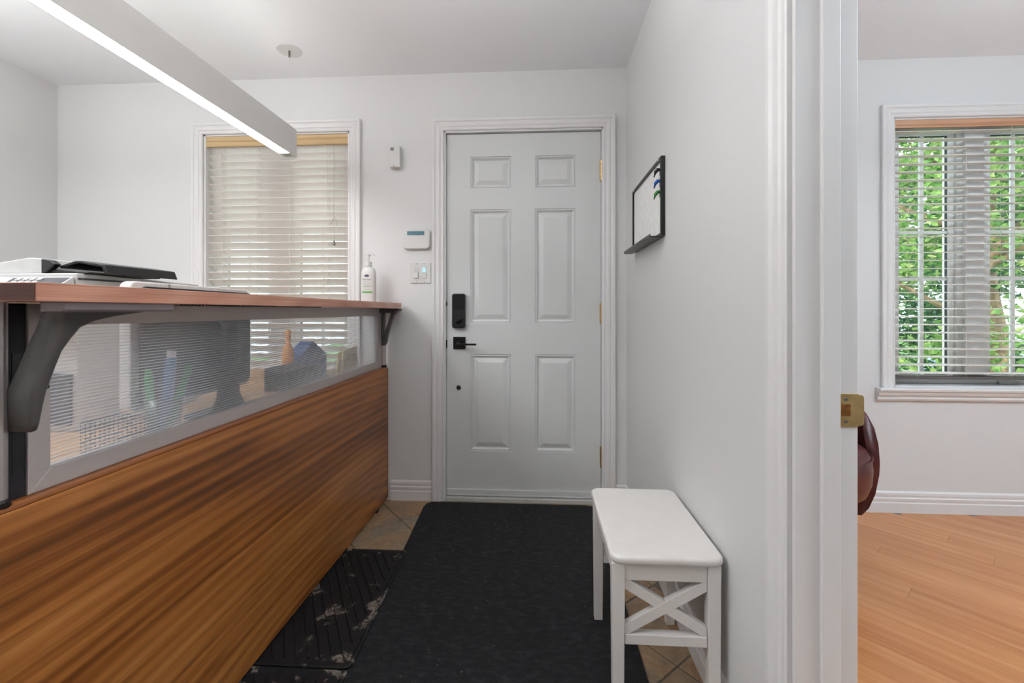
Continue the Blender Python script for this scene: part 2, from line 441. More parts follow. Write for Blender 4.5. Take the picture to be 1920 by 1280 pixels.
# ------------------------------------------------------------------ mouldings
CAS = [(0, 0), (0, .010), (.005, .013), (.010, .011), (.018, .011), (.024, .015), (.034, .016), (.040, .013), (.046, .014),
       (.052, .019), (.062, .020), (.066, .017), (.066, 0)]
def casingv(x0, x1, z0, z1, Y, prof, sgn=-1, four=False):
    rings = []
    for o_, p_ in prof:
        y = Y+sgn*p_
        if four: rings.append([(x0-o_, y, z0-o_), (x0-o_, y, z1+o_), (x1+o_, y, z1+o_), (x1+o_, y, z0-o_)])
        else: rings.append([(x0-o_, y, z0), (x0-o_, y, z1+o_), (x1+o_, y, z1+o_), (x1+o_, y, z0)])
    return loftv(rings, caps=False, close=four)
v, f = casingv(-.527, .362, .0, 2.085, YB, CAS); 
tr1 = struct(mk('trim_1', v, f, 'trim'))
# door jambs
v, f = join(bxv(D0, D0+.012, YB-.004, YB+.15, 0, DZ), bxv(D1-.010, D1, YB-.004, YB+.15, 0, DZ), bxv(D0, D1, YB-.004, YB+.15, DZ-.010, DZ))
mk('door_jamb', v, f, 'trim', tr1, bevel=.001)
box('threshold', 'plastic_shade', tr1, D0+.012, D1-.010, YB-.012, YB+.12, 0, .024, .003)

BB = [(0, .014), (.052, .014), (.056, .010), (.066, .012), (.076, .013), (.082, .008), (.092, .010), (.104, .009), (.110, .003), (.112, 0)]
def baseb(name, axis, at, a0, a1, sgn):
    """profile run along an axis; at = wall plane"""
    pr = [(0, 0)]+[(p_, z_) for z_, p_ in BB]
    if axis == 'x': poly = [(at+sgn*p_, z_) for p_, z_ in pr]; V, F = prismv(poly, 0, a0, a1)
    else: poly = [(at+sgn*p_, z_) for p_, z_ in pr]; V, F = prismv(poly, 1, a0, a1)
    return struct(mk(name, V, F, 'trim'))
baseb('baseboard_back', 'x', YB, -.83, -.594, -1)
baseb('baseboard_corner', 'x', YB, .43, XR, -1)
baseb('baseboard_right', 'y', XR, .955, YB-.014, -1)
baseb('baseboard_side_room', 'x', YB, XR2, 4.15, -1)
baseb('baseboard_left', 'x', YB, XL, -1.0, -1)

# ------------------------------------------------------------------ front door
SX0, SX1, SZ0, SZ1, SY = -.514, .351, .030, 2.070, 2.475
PX = [(-.380, -.149), (-.015, .212)]; PZ = [(.279, .826), (1.002, 1.645), (1.762, 1.943)]
def door():
    xs = [SX0, PX[0][0], PX[0][1], PX[1][0], PX[1][1], SX1]; zs = [SZ0]+[q for p in PZ for q in p]+[SZ1]
    V = [(x, SY, z) for z in zs for x in xs]; F = []
    for r in range(len(zs)-1):
        for c in range(5):
            if c in (1, 3) and r in (1, 3, 5): continue
            F.append((r*6+c, r*6+c+1, (r+1)*6+c+1, (r+1)*6+c))
    b = bxv(SX0, SX1, SY+.016, SY+.045, SZ0, SZ1)
    s1 = ([(SX0, SY, SZ0), (SX0, SY+.016, SZ0), (SX0, SY+.016, SZ1), (SX0, SY, SZ1)], [(0, 1, 2, 3)])
    s2 = ([(SX1, SY, SZ0), (SX1, SY+.016, SZ0), (SX1, SY+.016, SZ1), (SX1, SY, SZ1)], [(0, 1, 2, 3)])
    s3 = ([(SX0, SY, SZ1), (SX1, SY, SZ1), (SX1, SY+.016, SZ1), (SX0, SY+.016, SZ1)], [(0, 1, 2, 3)])
    v, f = join((V, F), b, s1, s2, s3)
    d = struct(mk('door_1', v, f, 'door'))
    prof = [(0, 0), (.0015, .004), (.004, .0045), (.008, .001), (.012, .003), (.018, .011), (.022, .012), (.044, .004), (.048, .003)]
    for z0, z1 in PZ:
        for x0, x1 in PX:
            rings = [[(x0+o_, SY+p_, z0+o_), (x1-o_, SY+p_, z0+o_), (x1-o_, SY+p_, z1-o_), (x0+o_, SY+p_, z1-o_)] for o_, p_ in prof]
            V, F = loftv(rings, caps=False); F.append(tuple(range(len(V)-4, len(V))))
            mk('door_panel', V, F, 'door', d)
    # sweep at the bottom
    V, F = join(bxv(SX0, SX1, SY-.010, SY-.0005, .036, .064), bxv(SX0, SX1, SY-.013, SY-.0005, .029, .037))
    mk('door_sweep', V, F, 'door', d, bevel=.0015)
    # electronic deadbolt
    V, F = prismv(rrect(-.481, -.406, .974, 1.168, .012), 1, SY-.028, SY-.0005)
    k = mk('deadbolt_case', V, F, 'black', d, bevel=.004); k['label'] = 'black electronic deadbolt case'
    V, F = prismv(rrect(-.475, -.412, 1.078, 1.162, .008), 1, SY-.030, SY-.0275); mk('battery_cover', V, F, 'blackmetal', k, bevel=.001)
    V, F = lathev([(.018, 0), (.018, .006), (.012, .010)], (0, 0, 0), 20)
    V = [(x-.443, SY-.028-z, y+1.018) for x, y, z in V]
    t = bxv(-.022, .022, 0, .012, -.006, .006); a_ = math.radians(25)
    tv = [(x*math.cos(a_)-z*math.sin(a_)-.443, SY-.050+y, x*math.sin(a_)+z*math.cos(a_)+1.018) for x, y, z in t[0]]
    V, F = join((V, F), (tv, t[1])); mk('thumb_turn', V, F, 'blackmetal', k, bevel=.001)
    # lever
    e = box('lever_rose', 'blackmetal', d, -.477, -.408, SY-.009, SY-.0005, .855, .924, .001); e['label'] = 'square black lever rose'
    V1 = lathev([(.011, 0), (.011, .030), (.009, .036)], (0, 0, 0), 20); V1 = ([(x-.444, SY-.009-z, y+.889) for x, y, z in V1[0]], V1[1])
    V2 = bxv(-.450, -.340, SY-.052, SY-.043, .879, .890)
    V, F = join(V1, V2); mk('lever_handle', V, F, 'blackmetal', d, bevel=.0015)
    V, F = lathev([(.012, 0), (.013, .001), (.009, .004)], (0, 0, 0), 24); V = [(x-.447, SY-.001-z, y+.636) for x, y, z in V]
    mk('bore_plug', V, F, 'black', d)
    for z in (1.110, .885):   # latch bolts in the gap
        V, F = prismv(rrect(-.524, -.512, z-.022 if z < 1 else z-.01, z+.022 if z < 1 else z+.012, .004), 1, SY-.008, SY+.012)
        mk('latch_plate', V, F, 'blackmetal', d)
    for z0 in (.205, 1.000, 1.793):
        V, F = join(*[tubev([(.3535, SY-.011, z0+.0225*q+.001), (.3535, SY-.011, z0+.0225*q+.0215)], .0075, 12) for q in range(5)],
                    tubev([(.3545, SY-.011, z0-.003), (.3545, SY-.011, z0+.116)], .004, 8),
                    bxv(.3455, .3535, SY-.003, SY-.0004, z0, z0+.112))
        h = mk('hinge', V, F, 'brass', d); h['label'] = 'brass hinge'
door()

# ------------------------------------------------------------------ windows
def window(n, x0, x1, g):
    """g: glass intervals"""
    y0, y1 = YB+.002, YB+.158
    zb, zt = WZ0, WZ1
    parts = [bxv(x0, x0+.012, YB, y1, zb, zt), bxv(x1-.012, x1, YB, y1, zb, zt), bxv(x0, x1, YB, y1, zt-.012, zt), bxv(x0, x1, YB, y1, zb, zb+.018)]
    wdw = struct(mk('window_%d' % n, *join(*parts), 'trim', bevel=.001))
    fy0, fy1 = YB+.10, YB+.15
    # frame: outer ring and the deep mullion between the two sashes
    mx0, mx1 = g[0][1]+.028, g[1][0]-.028
    V, F = join(bxv(x0+.012, g[0][0]-.026, fy0-.01, fy1, zb+.018, zt-.012), bxv(g[1][1]+.026, x1-.012, fy0-.01, fy1, zb+.018, zt-.012),
                bxv(g[0][0]-.026, g[1][1]+.026, fy0-.01, fy1, zt-.035, zt-.012), bxv(g[0][0]-.026, g[1][1]+.026, fy0-.01, fy1, zb+.018, zb+.040),
                bxv(mx0, mx1, fy0-.012, fy1, zb+.040, zt-.035), bxv(mx0+.03, mx1-.03, fy0-.030, fy0-.012, zb+.040, zt-.035))
    mk('window_frame', V, F, 'grille', wdw, bevel=.002)
    gz0, gz1 = .718, 2.040
    for a_, b_ in g:
        V, F = join(bxv(a_-.026, a_, fy0, fy1-.008, zb+.04, zt-.035), bxv(b_, b_+.026, fy0, fy1-.008, zb+.04, zt-.035),
                    bxv(a_, b_, fy0, fy1-.008, zb+.04, gz0), bxv(a_, b_, fy0, fy1-.008, gz1, zt-.035))
        s = mk('sash', V, F, 'grille', wdw, bevel=.002)
        V, F = join(bxv(a_, a_+.004, fy0+.014, fy0+.024, gz0, gz1), bxv(b_-.004, b_, fy0+.014, fy0+.024, gz0, gz1),
                    bxv(a_, b_, fy0+.014, fy0+.024, gz0, gz0+.004), bxv(a_, b_, fy0+.014, fy0+.024, gz1-.004, gz1))
        mk('gasket', V, F, 'charcoal', s)
        c = (a_+b_)/2
        V, F = join(bxv(c-.009, c+.009, fy0+.012, fy0+.026, gz0, gz1), bxv(a_, b_, fy0+.0125, fy0+.0255, 1.239, 1.257), bxv(a_, b_, fy0+.0125, fy0+.0255, 1.497, 1.515))
        mk('muntin', V, F, 'grille', s, bevel=.001)
        for xa, xb in ((a_+.004, c-.009), (c+.009, b_-.004)):
            for za, zb_ in ((gz0+.004, 1.239), (1.257, 1.497), (1.515, gz1-.004)):
                box('pane', 'glass', s, xa, xb, fy0+.017, fy0+.021, za, zb_)
        # crank and latch
    V, F = join(bxv(g[1][0]+.02, g[1][0]+.12, fy0-.028, fy0-.010, zb+.020, zb+.036), tubev([(g[1][0]+.07, fy0-.03, zb+.036), (g[1][0]+.03, fy0-.045, zb+.040)], .005, 8))
    mk('crank_handle', V, F, 'plastic', wdw, bevel=.003)
    V, F = join(bxv(g[0][1]+.034, g[0][1]+.046, fy0-.040, fy0-.012, .92, .98), tubev([(g[0][1]+.04, fy0-.035, .975), (g[0][1]+.04, fy0-.05, .90)], .006, 8))
    mk('sash_latch', V, F, 'plastic', wdw, bevel=.002)
    # casing and the moulded ledge under the opening
    V, F = casingv(x0, x1, WZ0+.004, WZ1-.003, YB, CAS); mk('window_casing', V, F, 'trim', wdw)
    pr = [(YB, .594), (YB-.014, .596), (YB-.018, .606), (YB-.015, .616), (YB-.026, .626), (YB-.030, .638), (YB-.030, .642), (YB-.038, .648), (YB-.040, .658), (YB-.036, .664), (YB, .664)]
    V, F = prismv(pr, 0, x0-.090, x1+.090); mk('window_sill', V, F, 'trim', wdw)
    return wdw
window(1, L0, L1, [(-1.880, -1.620), (-1.425, -1.150)])
window(2, R0, R1, [(2.001, 2.263), (2.477, 2.739)])

# ------------------------------------------------------------------ blinds
def blind(x0, x1, tilt, vm, valz, label, ladders, pulls):
    t = thing('window_blind', ((x0+x1)/2, YB+.04, WZ0), label, 'blind', 'wooden venetian blinds')
    box('valance', vm, t, x0, x1, YB+.004, YB+.014, valz, WZ1-.004 if vm == 'valance_left' else WZ1-.002, .001)
    box('headrail', 'slat', t, x0+.003, x1-.003, YB+.017, YB+.065, valz+.008, WZ1-.012)
    cy = YB+.041; w2 = .025; th = .0015; ca, sa = math.cos(tilt), math.sin(tilt)
    def sv(cz):
        V = []
        for x in (x0+.003, x1-.003):
            for a_, b_ in ((-w2, -th), (w2, -th), (w2, th), (-w2, th)):
                V.append((x, a_*ca+b_*sa, -a_*sa+b_*ca+cz))
        return V
    me = None; z = valz-.012; zlast = .728; n = int((z-zlast)/.0432)
    for k in range(n+1):
        zz = z-k*.0432
        if me is None:
            V = [(x-t.location.x, y, z_) for x, y, z_ in sv(0)]
            F = [(0, 1, 2, 3), (4, 5, 6, 7), (0, 1, 5, 4), (1, 2, 6, 5), (2, 3, 7, 6), (3, 0, 4, 7)]
            o = mk('slat', V, F, 'slat', t, local=True); me = o.data
        else:
            o = bpy.data.objects.new('slat', me); C.objects.link(o); o.parent = t
        o.location = (0, cy-t.location.y, zz-t.location.z)
    zb = z-n*.0432
    box('bottom_rail', 'slat' if tilt > .2 else 'taupe', t, x0+.003, x1-.003, cy-.026, cy+.026, zb-.032, zb-.018, .002)
    for lx in ladders:
        V, F = join(tubev([(lx, cy-.028, zb-.02), (lx, cy-.028, valz+.01)], .0010, 4), tubev([(lx, cy+.028, zb-.02), (lx, cy+.028, valz+.01)], .0010, 4),
                    *[tubev([(lx, cy-.0275, z-k*.0432+.025*sa-.004), (lx, cy+.0275, z-k*.0432-.025*sa-.004)], .0010, 4) for k in range(n+1)])
        mk('ladder_cord', V, F, 'cord', t)
    for (px, zend) in pulls:
        V, F = join(tubev([(px, cy-.036, zend), (px, cy-.036, valz+.005)], .0011, 5), tubev([(px+.003, cy-.036, zend+.14), (px-.018, cy-.038, zend+.09), (px-.016, cy-.038, zend+.10)], .0009, 5),
                    tubev([(px, cy-.036, zend+.14), (px+.014, cy-.038, zend+.115), (px+.018, cy-.038, zend+.085)], .0009, 5))
        c = mk('pull_cord', V, F, 'greycord', t)
        V, F = lathev([(.003, .03), (.006, .022), (.0085, .004), (.007, 0)], (px, cy-.036, zend-.028), 12); mk('tassel', V, F, 'greycord', c, smooth=True)
    return t
blind(L0+.004, L1-.004, math.radians(43), 'valance_left', 2.028,
      'nearly closed white venetian blind with honey wood valance beside front door', [-1.845, -1.634, -1.438, -1.212], [(-1.168, 1.475)])
blind(R0+.004, R1-.004, math.radians(-4), 'valance_right', 2.046,
      'open white venetian blind with tan wood valance showing green trees', [2.026, 2.274, 2.50, 2.72], [])

# ------------------------------------------------------------------ partition end: door opening into the side room
v, f = join(bxv(XR-.004, XR2, .862, .8715, 0, 2.09), bxv(XR-.004, XR2, 0, .0105, 0, 2.09), bxv(XR-.004, XR2, .0105, .862, 2.08, 2.0895))
tr2 = struct(mk('trim_2', v, f, 'trim', bevel=.0012))
box('door_stop', 'trim', tr2, .531, .563, .852, .8625, 0, 2.08, .0015)
# casing on the hall face (left-hand side, plane X=XR)
rings = []
for o_, p_ in CAS:
    rings.append([(XR-p_, .878+o_, 0), (XR-p_, .878+o_, 2.10+o_), (XR-p_, -.006-o_, 2.10+o_), (XR-p_, -.006-o_, 0)])
V, F = loftv(rings, caps=False, close=False); mk('hall_casing', V, F, 'trim', tr2)
V, F = prismv(rrect(.5655, .600, .853, .915, .002), 1, .8595, .8618)
lip = prismv(rrect(.585, .610, .855, .913, .006), 1, .8597, .8617)
st = mk('strike_plate', *join((V, F), lip), 'brass', tr2, bevel=.0006); st['label'] = 'worn brass strike plate'
V, F = join(bxv(.5685, .585, .8590, .8594, .873, .8955)); mk('latch_hole', V, F, 'rust', st)
for z in (.863, .905):
    V, F = lathev([(.0035, 0), (.003, .0012)], (0, 0, 0), 12); V = [(x+.577, .8594-z_, y+z) for x, y, z_ in V]; mk('screw', V, F, 'screw', st)

# ------------------------------------------------------------------ reception counter
ct = thing('reception_counter', (-.88, 1.5, 0), 'walnut laminate reception counter with ribbed clear screen and grey metal frame', 'counter')
PXF = -.845
box('front_panel', 'walnut', ct, PXF-.030, PXF, .60, 2.432, .018, .748, .002)
V, F = join(bxv(PXF-.030, PXF+.0006, 2.432, 2.446, .018, .750)); k = mk('end_edge_band', V, F, 'edgeband', ct, bevel=.001)
box('top_ledge', 'edgeband', ct, PXF-.075, PXF+.0004, .60, 2.432, .7485, .756, .002)
for y in (.7, 1.5, 2.3): box('levelling_foot', 'black', ct, PXF-.028, PXF-.004, y-.015, y+.015, 0, .018)
# screen frame
FX0, FX1 = -.890, -.865; fy0, fy1 = .699, 2.398; iz0, iz1 = .792, 1.044; oz0, oz1 = .7565, 1.083; iy0, iy1 = .734, 2.352
def member(y, name='frame_rail'): return mk(name, *prismv(y, 0, FX0, FX1), 'aluframe', ct, bevel=.0012)
member([(fy0, oz0), (fy1, oz0), (iy1, iz0), (iy0, iz0)]); member([(fy0, oz1), (fy1, oz1), (iy1, iz1), (iy0, iz1)])
member([(fy0, oz0), (iy0, iz0), (iy0, iz1), (fy0, oz1)], 'frame_stile'); member([(fy1, oz0), (iy1, iz0), (iy1, iz1), (fy1, oz1)], 'frame_stile')
gx = -.878
p = mk('ribbed_screen', *join(bxv(gx+.0032, gx+.0038, iy0-.002, iy1+.002, iz0-.002, iz1+.002), bxv(gx-.0038, gx-.0032, iy0-.002, iy1+.002, iz0-.002, iz1+.002)), 'poly', ct)
nr = 38; parts = []
for k in range(nr+1):
    z = iz0+(iz1-iz0)*k/nr; parts.append(bxv(gx-.0032, gx+.0032, iy0, iy1, z-.0006, z+.0006))
r = mk('screen_ribs', *join(*parts), 'polyrib', p); r['kind'] = 'stuff'
box('dark_channel', 'dark', ct, -.893, -.868, .672, .6985, .7565, 1.083, .001)
k = box('channel_slot', 'black', ct, -.8685, -.8672, .678, .690, .80, 1.0)
def pole(y):
    r_ = .0135; cx = -.862
    o = mk('support_pole', *lathev([(r_, .757), (r_, 1.084)], (cx, y, 0), 20), 'alu', ct, smooth=False)
    mk('pole_foot', *lathev([(.017, .7505), (.0175, .765), (.015, .769)], (cx, y, 0), 20), 'black', o)
pole(.652); pole(2.420)
# big cast bracket at the near end: sections from the boss up to the plate under the worktop
secs = [(.873, -.850, -.822, .668, .672), (.876, -.862, -.815, .664, .6725), (.886, -.860, -.812, .660, .6745), (.914, -.857, -.808, .658, .677), (.939, -.853, -.804, .656, .680), (.956, -.850, -.801, .660, .683),
        (.977, -.843, -.796, .663, .686), (1.003, -.836, -.790, .667, .691), (1.024, -.831, -.785, .669, .703), (1.042, -.826, -.780, .671, .716),
        (1.053, -.821, -.775, .671, .737), (1.061, -.816, -.770, .670, .772), (1.066, -.811, -.766, .668, .806), (1.0705, -.808, -.762, .667, .830)]
rings = []
for z, xa, xb, ya, yb in secs:
    r_ = min((yb-ya), (xb-xa))*.32
    rings.append([(x, y, z) for x, y in rrect(xa, xb, ya, yb, r_, 4)])
V, F = loftv(rings); b1 = mk('worktop_bracket', V, F, 'cast', ct, smooth=True)
V, F = loftv([[(x, y, z) for x, y in rrect(-.808+q*.3, -.758-q, .664, .884-q*1.5, .010, 4)] for z, q in ((1.0693, .003), (1.0725, .0008), (1.0838, 0))])
mk('bracket_plate', V, F, 'castlight', b1)
for z, y, x in ((.907, .6775, -.818), (.945, .6835, -.812)):
    V, F = lathev([(.004, 0), (.0035, .001)], (0, 0, 0), 10); V = [(a_+x, y+c_, b_+z) for a_, b_, c_ in V]; mk('screw_hole', V, F, 'black', b1)
# open bracket at the far end
by0, by1 = 2.392, 2.418
def pv(poly): return prismv(poly, 1, by0, by1)
V, F = join(pv([(-.874, .879), (-.847, .879), (-.838, .890), (-.828, .938), (-.860, .940), (-.882, .930), (-.882, .895)]),
            pv([(-.882, .930), (-.857, .940), (-.849, 1.062), (-.898, 1.072), (-.888, .99)]),
            pv([(-.860, .940), (-.828, .938), (-.822, .960), (-.806, 1.020), (-.795, 1.049), (-.768, 1.071), (-.812, 1.061), (-.826, 1.01), (-.846, .955)]),
            prismv([(-.900, 1.060), (-.790, 1.060), (-.762, 1.071), (-.752, 1.083), (-.900, 1.083)], 1, by0-.03, by1+.004))
b2 = mk('worktop_bracket', V, F, 'cast', ct, bevel=.003)
for z in (.925, .895):
    V, F = lathev([(.004, 0), (.0035, .001)], (0, 0, 0), 10); V = [(x-.858, by0-.0006-c_, y+z) for x, y, c_ in V]; mk('screw_hole', V, F, 'black', b2)
# worktop
wt = thing('counter_top', (-.93, 1.5, 1.084), 'red-brown wooden transaction top lying on the reception counter', 'worktop')
poly = [(-.985, .613), (-.745, .613)]+[(-.745, 2.30)]+[(-.745-.085*(1-math.cos(t_*PI/2/8)), 2.36+.085*math.sin(t_*PI/2/8)) for t_ in range(9)]+[(-.985, 2.445)]
V, F = prismv(poly, 2, 1.0845, 1.1135)
wtop = mk('worktop_board', V, F, 'walnutx', wt, bevel=.0015)
box('end_edge_band', 'walnutdark', wt, -.985, -.7465, .6118, .6128, 1.086, 1.112)
V, F = join(*[bxv(-.752, -.7475, .885+k*.010, .891+k*.010, 1.0815, 1.0843) for k in range(60)]); k = mk('edge_serration', V, F, 'black', wt); k['kind'] = 'stuff'

# ------------------------------------------------------------------ desk behind the counter
dk = thing('desk', (-1.3, 1.5, 0), 'light wood desk behind the ribbed counter screen', 'desk')
box('desktop', 'desk', dk, -1.75, -.898, .64, 2.44, .715, .740, .002)
for x, y in ((-1.72, .67), (-1.72, 2.38), (-.93, .67), (-.93, 2.38)): box('leg', 'charcoal', dk, x-.02, x+.02, y-.02, y+.02, 0, .7148)
box('modesty_panel', 'desk', dk, -.935, -.917, .72, 2.33, .25, .7145)

# monitor seen from behind
mo = thing('computer_monitor', (-1.012, 1.265, .740), 'silver edged computer monitor seen from behind over the counter', 'monitor', rz=math.radians(2.0))
def L(name, m, parent, x0, x1, y0, y1, z0, z1, bevel=0): return box(name, m, parent, x0, x1, y0, y1, z0, z1, bevel, local=True)
V, F = prismv(rrect(-.235, .235, .075, .405, .018), 0, -.030, 0.0)
mk('monitor_body', V, F, 'silver', mo, local=True, bevel=.004)
V, F = prismv(rrect(-.215, .228, .085, .380, .020), 0, 0.0002, .012); bk = mk('back_panel', V, F, 'charcoal', mo, local=True, bevel=.006)
V, F = prismv([(-.205, .380), (.228, .380), (.230, .388), (.222, .3925), (-.196, .3925), (-.205, .388)], 0, .0002, .009); mk('back_groove', V, F, 'black', mo, local=True)
V, F = loftv([[(.010, y, z) for y, z in rrect(.0, .18, .14, .30, .02)], [(.026, y, z) for y, z in rrect(.03, .15, .17, .28, .02)]])
mk('stand_mount', V, F, 'charcoal', mo, local=True, bevel=.003)
V, F = loftv([[(x, y+.09, z) for x, y in rrect(.012, .040, -w_, w_, .012)] for z, w_ in ((.30, .03), (.15, .032), (.06, .045), (.02, .075), (.006, .10))])
mk('stand_neck', V, F, 'charcoal', mo, local=True, smooth=True)
V, F = prismv(rrect(-.08, .060, .005, .175, .05, 6), 2, 0.0005, .010); mk('stand_foot', V, F, 'charcoal', mo, local=True, bevel=.003)
V, F = textv('hp', .007)
ring = lathev([(0.0048, 0), (0.0048, .0004)], (0, 0, 0), 24)
lg = mk('round_logo', [(.0001+z, x-.115, y+.3985) for x, y, z in ring[0]], ring[1], 'inkgrey', mo, local=True)
mk('logo_letters', [(.0008, x-.115, y+.3985) for x, y, z in V], F, 'silver', lg, local=True)
lg.parent = mo

# multifunction printer
pr_ = thing('office_printer', (-1.47, 1.33, .740), 'white multifunction printer with black feeder tray behind the counter', 'printer')
px0, px1, py0, py1 = -1.69, -1.252, 1.127, 1.56
box('printer_body', 'plastic_shade', pr_, px0, px1, py0, py1, .742, 1.118, .006)
box('paper_drawer', 'charcoal', pr_, px0+.01, px1-.01, py0-.012, py0, .76, .90, .004)
V, F = prismv([(py0+.002, 1.119), (py1, 1.119), (py1, 1.168), (py0+.05, 1.1735), (py0+.002, 1.1735)], 0, px0, px1-.002)
mk('scanner_bed', V, F, 'printer_white', pr_, bevel=.003)
box('lid_gap', 'charcoal', pr_, px0+.005, px1+.0005, py0+.004, py1-.01, 1.156, 1.161)
V, F = prismv([(py0-.085, 1.055), (py0-.085, 1.106), (py0-.004, 1.163), (py0-.0, 1.163), (py0-.0, 1.055)], 0, px0, px1-.006)
cp = mk('control_panel', V, F, 'printer_white', pr_, bevel=.003)
def onpanel(x0_, x1_, s0, s1, h, m, name):
    # s along the slope, from the front edge up
    y_, z_ = py0-.085, 1.106; dy, dz = .081, .057; l_ = math.hypot(dy, dz); dy /= l_; dz /= l_; ny_, nz_ = -dz, dy
    V = []
    for h_ in (.0004, h):
        for s in (s0, s1):
            for x in (x0_, x1_): V.append((x, y_+dy*s+ny_*h_, z_+dz*s+nz_*h_))
    mk(name, V, [(0, 1, 3, 2), (4, 5, 7, 6), (0, 1, 5, 4), (2, 3, 7, 6), (0, 2, 6, 4), (1, 3, 7, 5)], m, cp)
onpanel(-1.66, -1.262, .030, .094, .0010, 'charcoal', 'panel_face')
onpanel(-1.485, -1.42, .045, .088, .003, 'silver', 'panel_display')
for i in range(4):
    for j in range(3): onpanel(-1.405+i*.020, -1.391+i*.020, .048+j*.015, .058+j*.015, .004, 'printer_white', 'key')
for i in range(5):
    for j in range(2): onpanel(-1.60+i*.020, -1.586+i*.020, .055+j*.016, .065+j*.016, .004, 'printer_white', 'key')
V, F = prismv([(px0, 1.1745), (-1.378, 1.1745), (-1.372, 1.20), (-1.378, 1.217), (-1.42, 1.219), (-1.50, 1.207), (px0, 1.18)], 1, py0+.02, py0+.26)
mk('document_feeder', V, F, 'printer_white', pr_, bevel=.005)
# feeder tray: raised black wings right of the feeder
V, F = join(prismv([(-1.370, 1.1745), (-1.24, 1.1745), (-1.235, 1.178), (-1.36, 1.188)], 1, py0+.02, py0+.25),
            prismv([(-1.371, 1.215), (-1.345, 1.211), (-1.330, 1.200), (-1.355, 1.179), (-1.371, 1.1745)], 1, py0+.012, py0+.03),
            prismv([(-1.34, 1.196), (-1.29, 1.211), (-1.275, 1.211), (-1.205, 1.200), (-1.195, 1.1745), (-1.205, 1.1745), (-1.212, 1.192), (-1.28, 1.204), (-1.335, 1.190)], 1, py0+.03, py0+.27))
mk('feeder_tray', V, F, 'black', pr_, bevel=.002)

# small things on the desk, seen through the screen
def mesh_cup(x, y):
    t = thing('wire_mesh_bin', (x, y, .740), 'square dark wire mesh holder standing empty behind the screen', 'desk organiser')
    s = .043; P = []
    for k in range(9):
        z = .741+.085*k/8
        for a_, b_ in (((x-s, y-s), (x+s, y-s)), ((x+s, y-s), (x+s, y+s)), ((x+s, y+s), (x-s, y+s)), ((x-s, y+s), (x-s, y-s))): P.append(tubev([(a_[0], a_[1], z+.001), (b_[0], b_[1], z+.001)], .0011, 4))
    for k in range(9):
        q = -s+2*s*k/8
        for X_, Y_ in ((x+q, y-s), (x+q, y+s), (x-s, y+q), (x+s, y+q)): P.append(tubev([(X_, Y_, .742), (X_, Y_, .828)], .0008, 4))
    mk('mesh_wall', *join(*P), 'charcoal', t); box('mesh_base', 'charcoal', t, x-s, x+s, y-s, y+s, .7405, .742)
mesh_cup(-.945, .940)
cx, cy = -.945, 1.062
cu = thing('pen_cup', (cx, cy, .740), 'clear pen cup holding green and blue markers behind the screen', 'cup')
mk('cup_wall', *lathev([(.032, .0005), (.040, .112), (.038, .112), (.031, .004)], (cx, cy, .740), 24), 'clearcup', cu, smooth=True)
def marker(x, y, z, dx, dy, dz, l, r_, m, label, cap=None):
    d_ = Vector((dx, dy, dz)).normalized(); p0 = Vector((x, y, z))
    t = thing('marker_pen', (x, y, z), label, 'pen', 'pens standing in the clear cup')
    mk('pen_barrel', *tubev([p0, p0+d_*l*.92], r_, 10), m, t); mk('pen_cap', *tubev([p0+d_*l*.925, p0+d_*l], r_*.8, 10), cap or m, t)
marker(cx-.010, cy-.020, .746, -.02, -.06, 1, .178, .009, 'green', 'green marker pen standing upright in the clear cup')
marker(cx+.008, cy-.010, .746, .02, .44, 1, .195, .010, 'green', 'green marker pen leaning to the right in the clear cup')
marker(cx-.006, cy+.004, .746, .0, .12, 1, .222, .013, 'blue', 'tall blue pen with white top in the clear cup', 'paper')
marker(cx-.018, cy-.002, .746, .0, .03, 1, .15, .006, 'charcoal', 'short dark grey pen in the clear cup')
# mouse
mu = thing('computer_mouse', (-.940, 1.215, .740), 'white computer mouse lying between pen cup and monitor foot', 'mouse')
V, F = loftv([[(x-.940, y+1.215, .7405+z) for x, y in rrect(-.028*s, .028*s, -.05*s, .05*s, .024*s, 5)] for s, z in ((.9, 0), (1, .010), (.85, .022), (.5, .030), (.1, .033))])
mk('mouse_shell', V, F, 'paper', mu, smooth=True)
mk('mouse_cable', *tubev([(-.940, 1.266, .748), (-.925, 1.30, .742), (-.915, 1.40, .742), (-.93, 1.52, .742)], .0018, 6), 'black', mu)
# desk phone, binder, orange bottle, manila folder in wire sorter
ph = thing('desk_phone', (-1.03, 1.86, .740), 'dark grey desk phone with handset behind the screen', 'phone')
V, F = prismv([(-1.12, .7405), (-.93, .7405), (-.93, .760), (-1.10, .835), (-1.12, .835)], 1, 1.74, 1.98); mk('phone_body', V, F, 'charcoal', ph, bevel=.005)
V, F = loftv([[(-1.02+x*.6, y0_, .812+z-abs(q)*0) for x, z in rrect(-w_, w_, -.014, .014, .010)] for q, (y0_, w_) in enumerate(((1.735, .026), (1.775, .03), (1.79, .018), (1.86, .017), (1.93, .018), (1.945, .03), (1.985, .026)))])
mk('handset', V, F, 'charcoal', ph, smooth=True)
bd = thing('ring_binder', (-1.17, 2.16, .740), 'dark blue binder standing upright on the desk near the phone', 'binder')
V, F = prismv([(2.02, .7405), (2.30, .7405), (2.30, .845), (2.16, .918), (2.05, .86)], 0, -1.20, -1.13); mk('binder_cover', V, F, 'navy', bd, bevel=.003)
V, F = prismv([(2.03, .745), (2.29, .745), (2.29, .840), (2.16, .910), (2.06, .855)], 0, -1.19, -1.14); mk('binder_pages', V, F, 'paper', bd)
ob = thing('spray_bottle', (-1.14, 1.99, .740), 'orange bottle standing behind the phone', 'bottle')
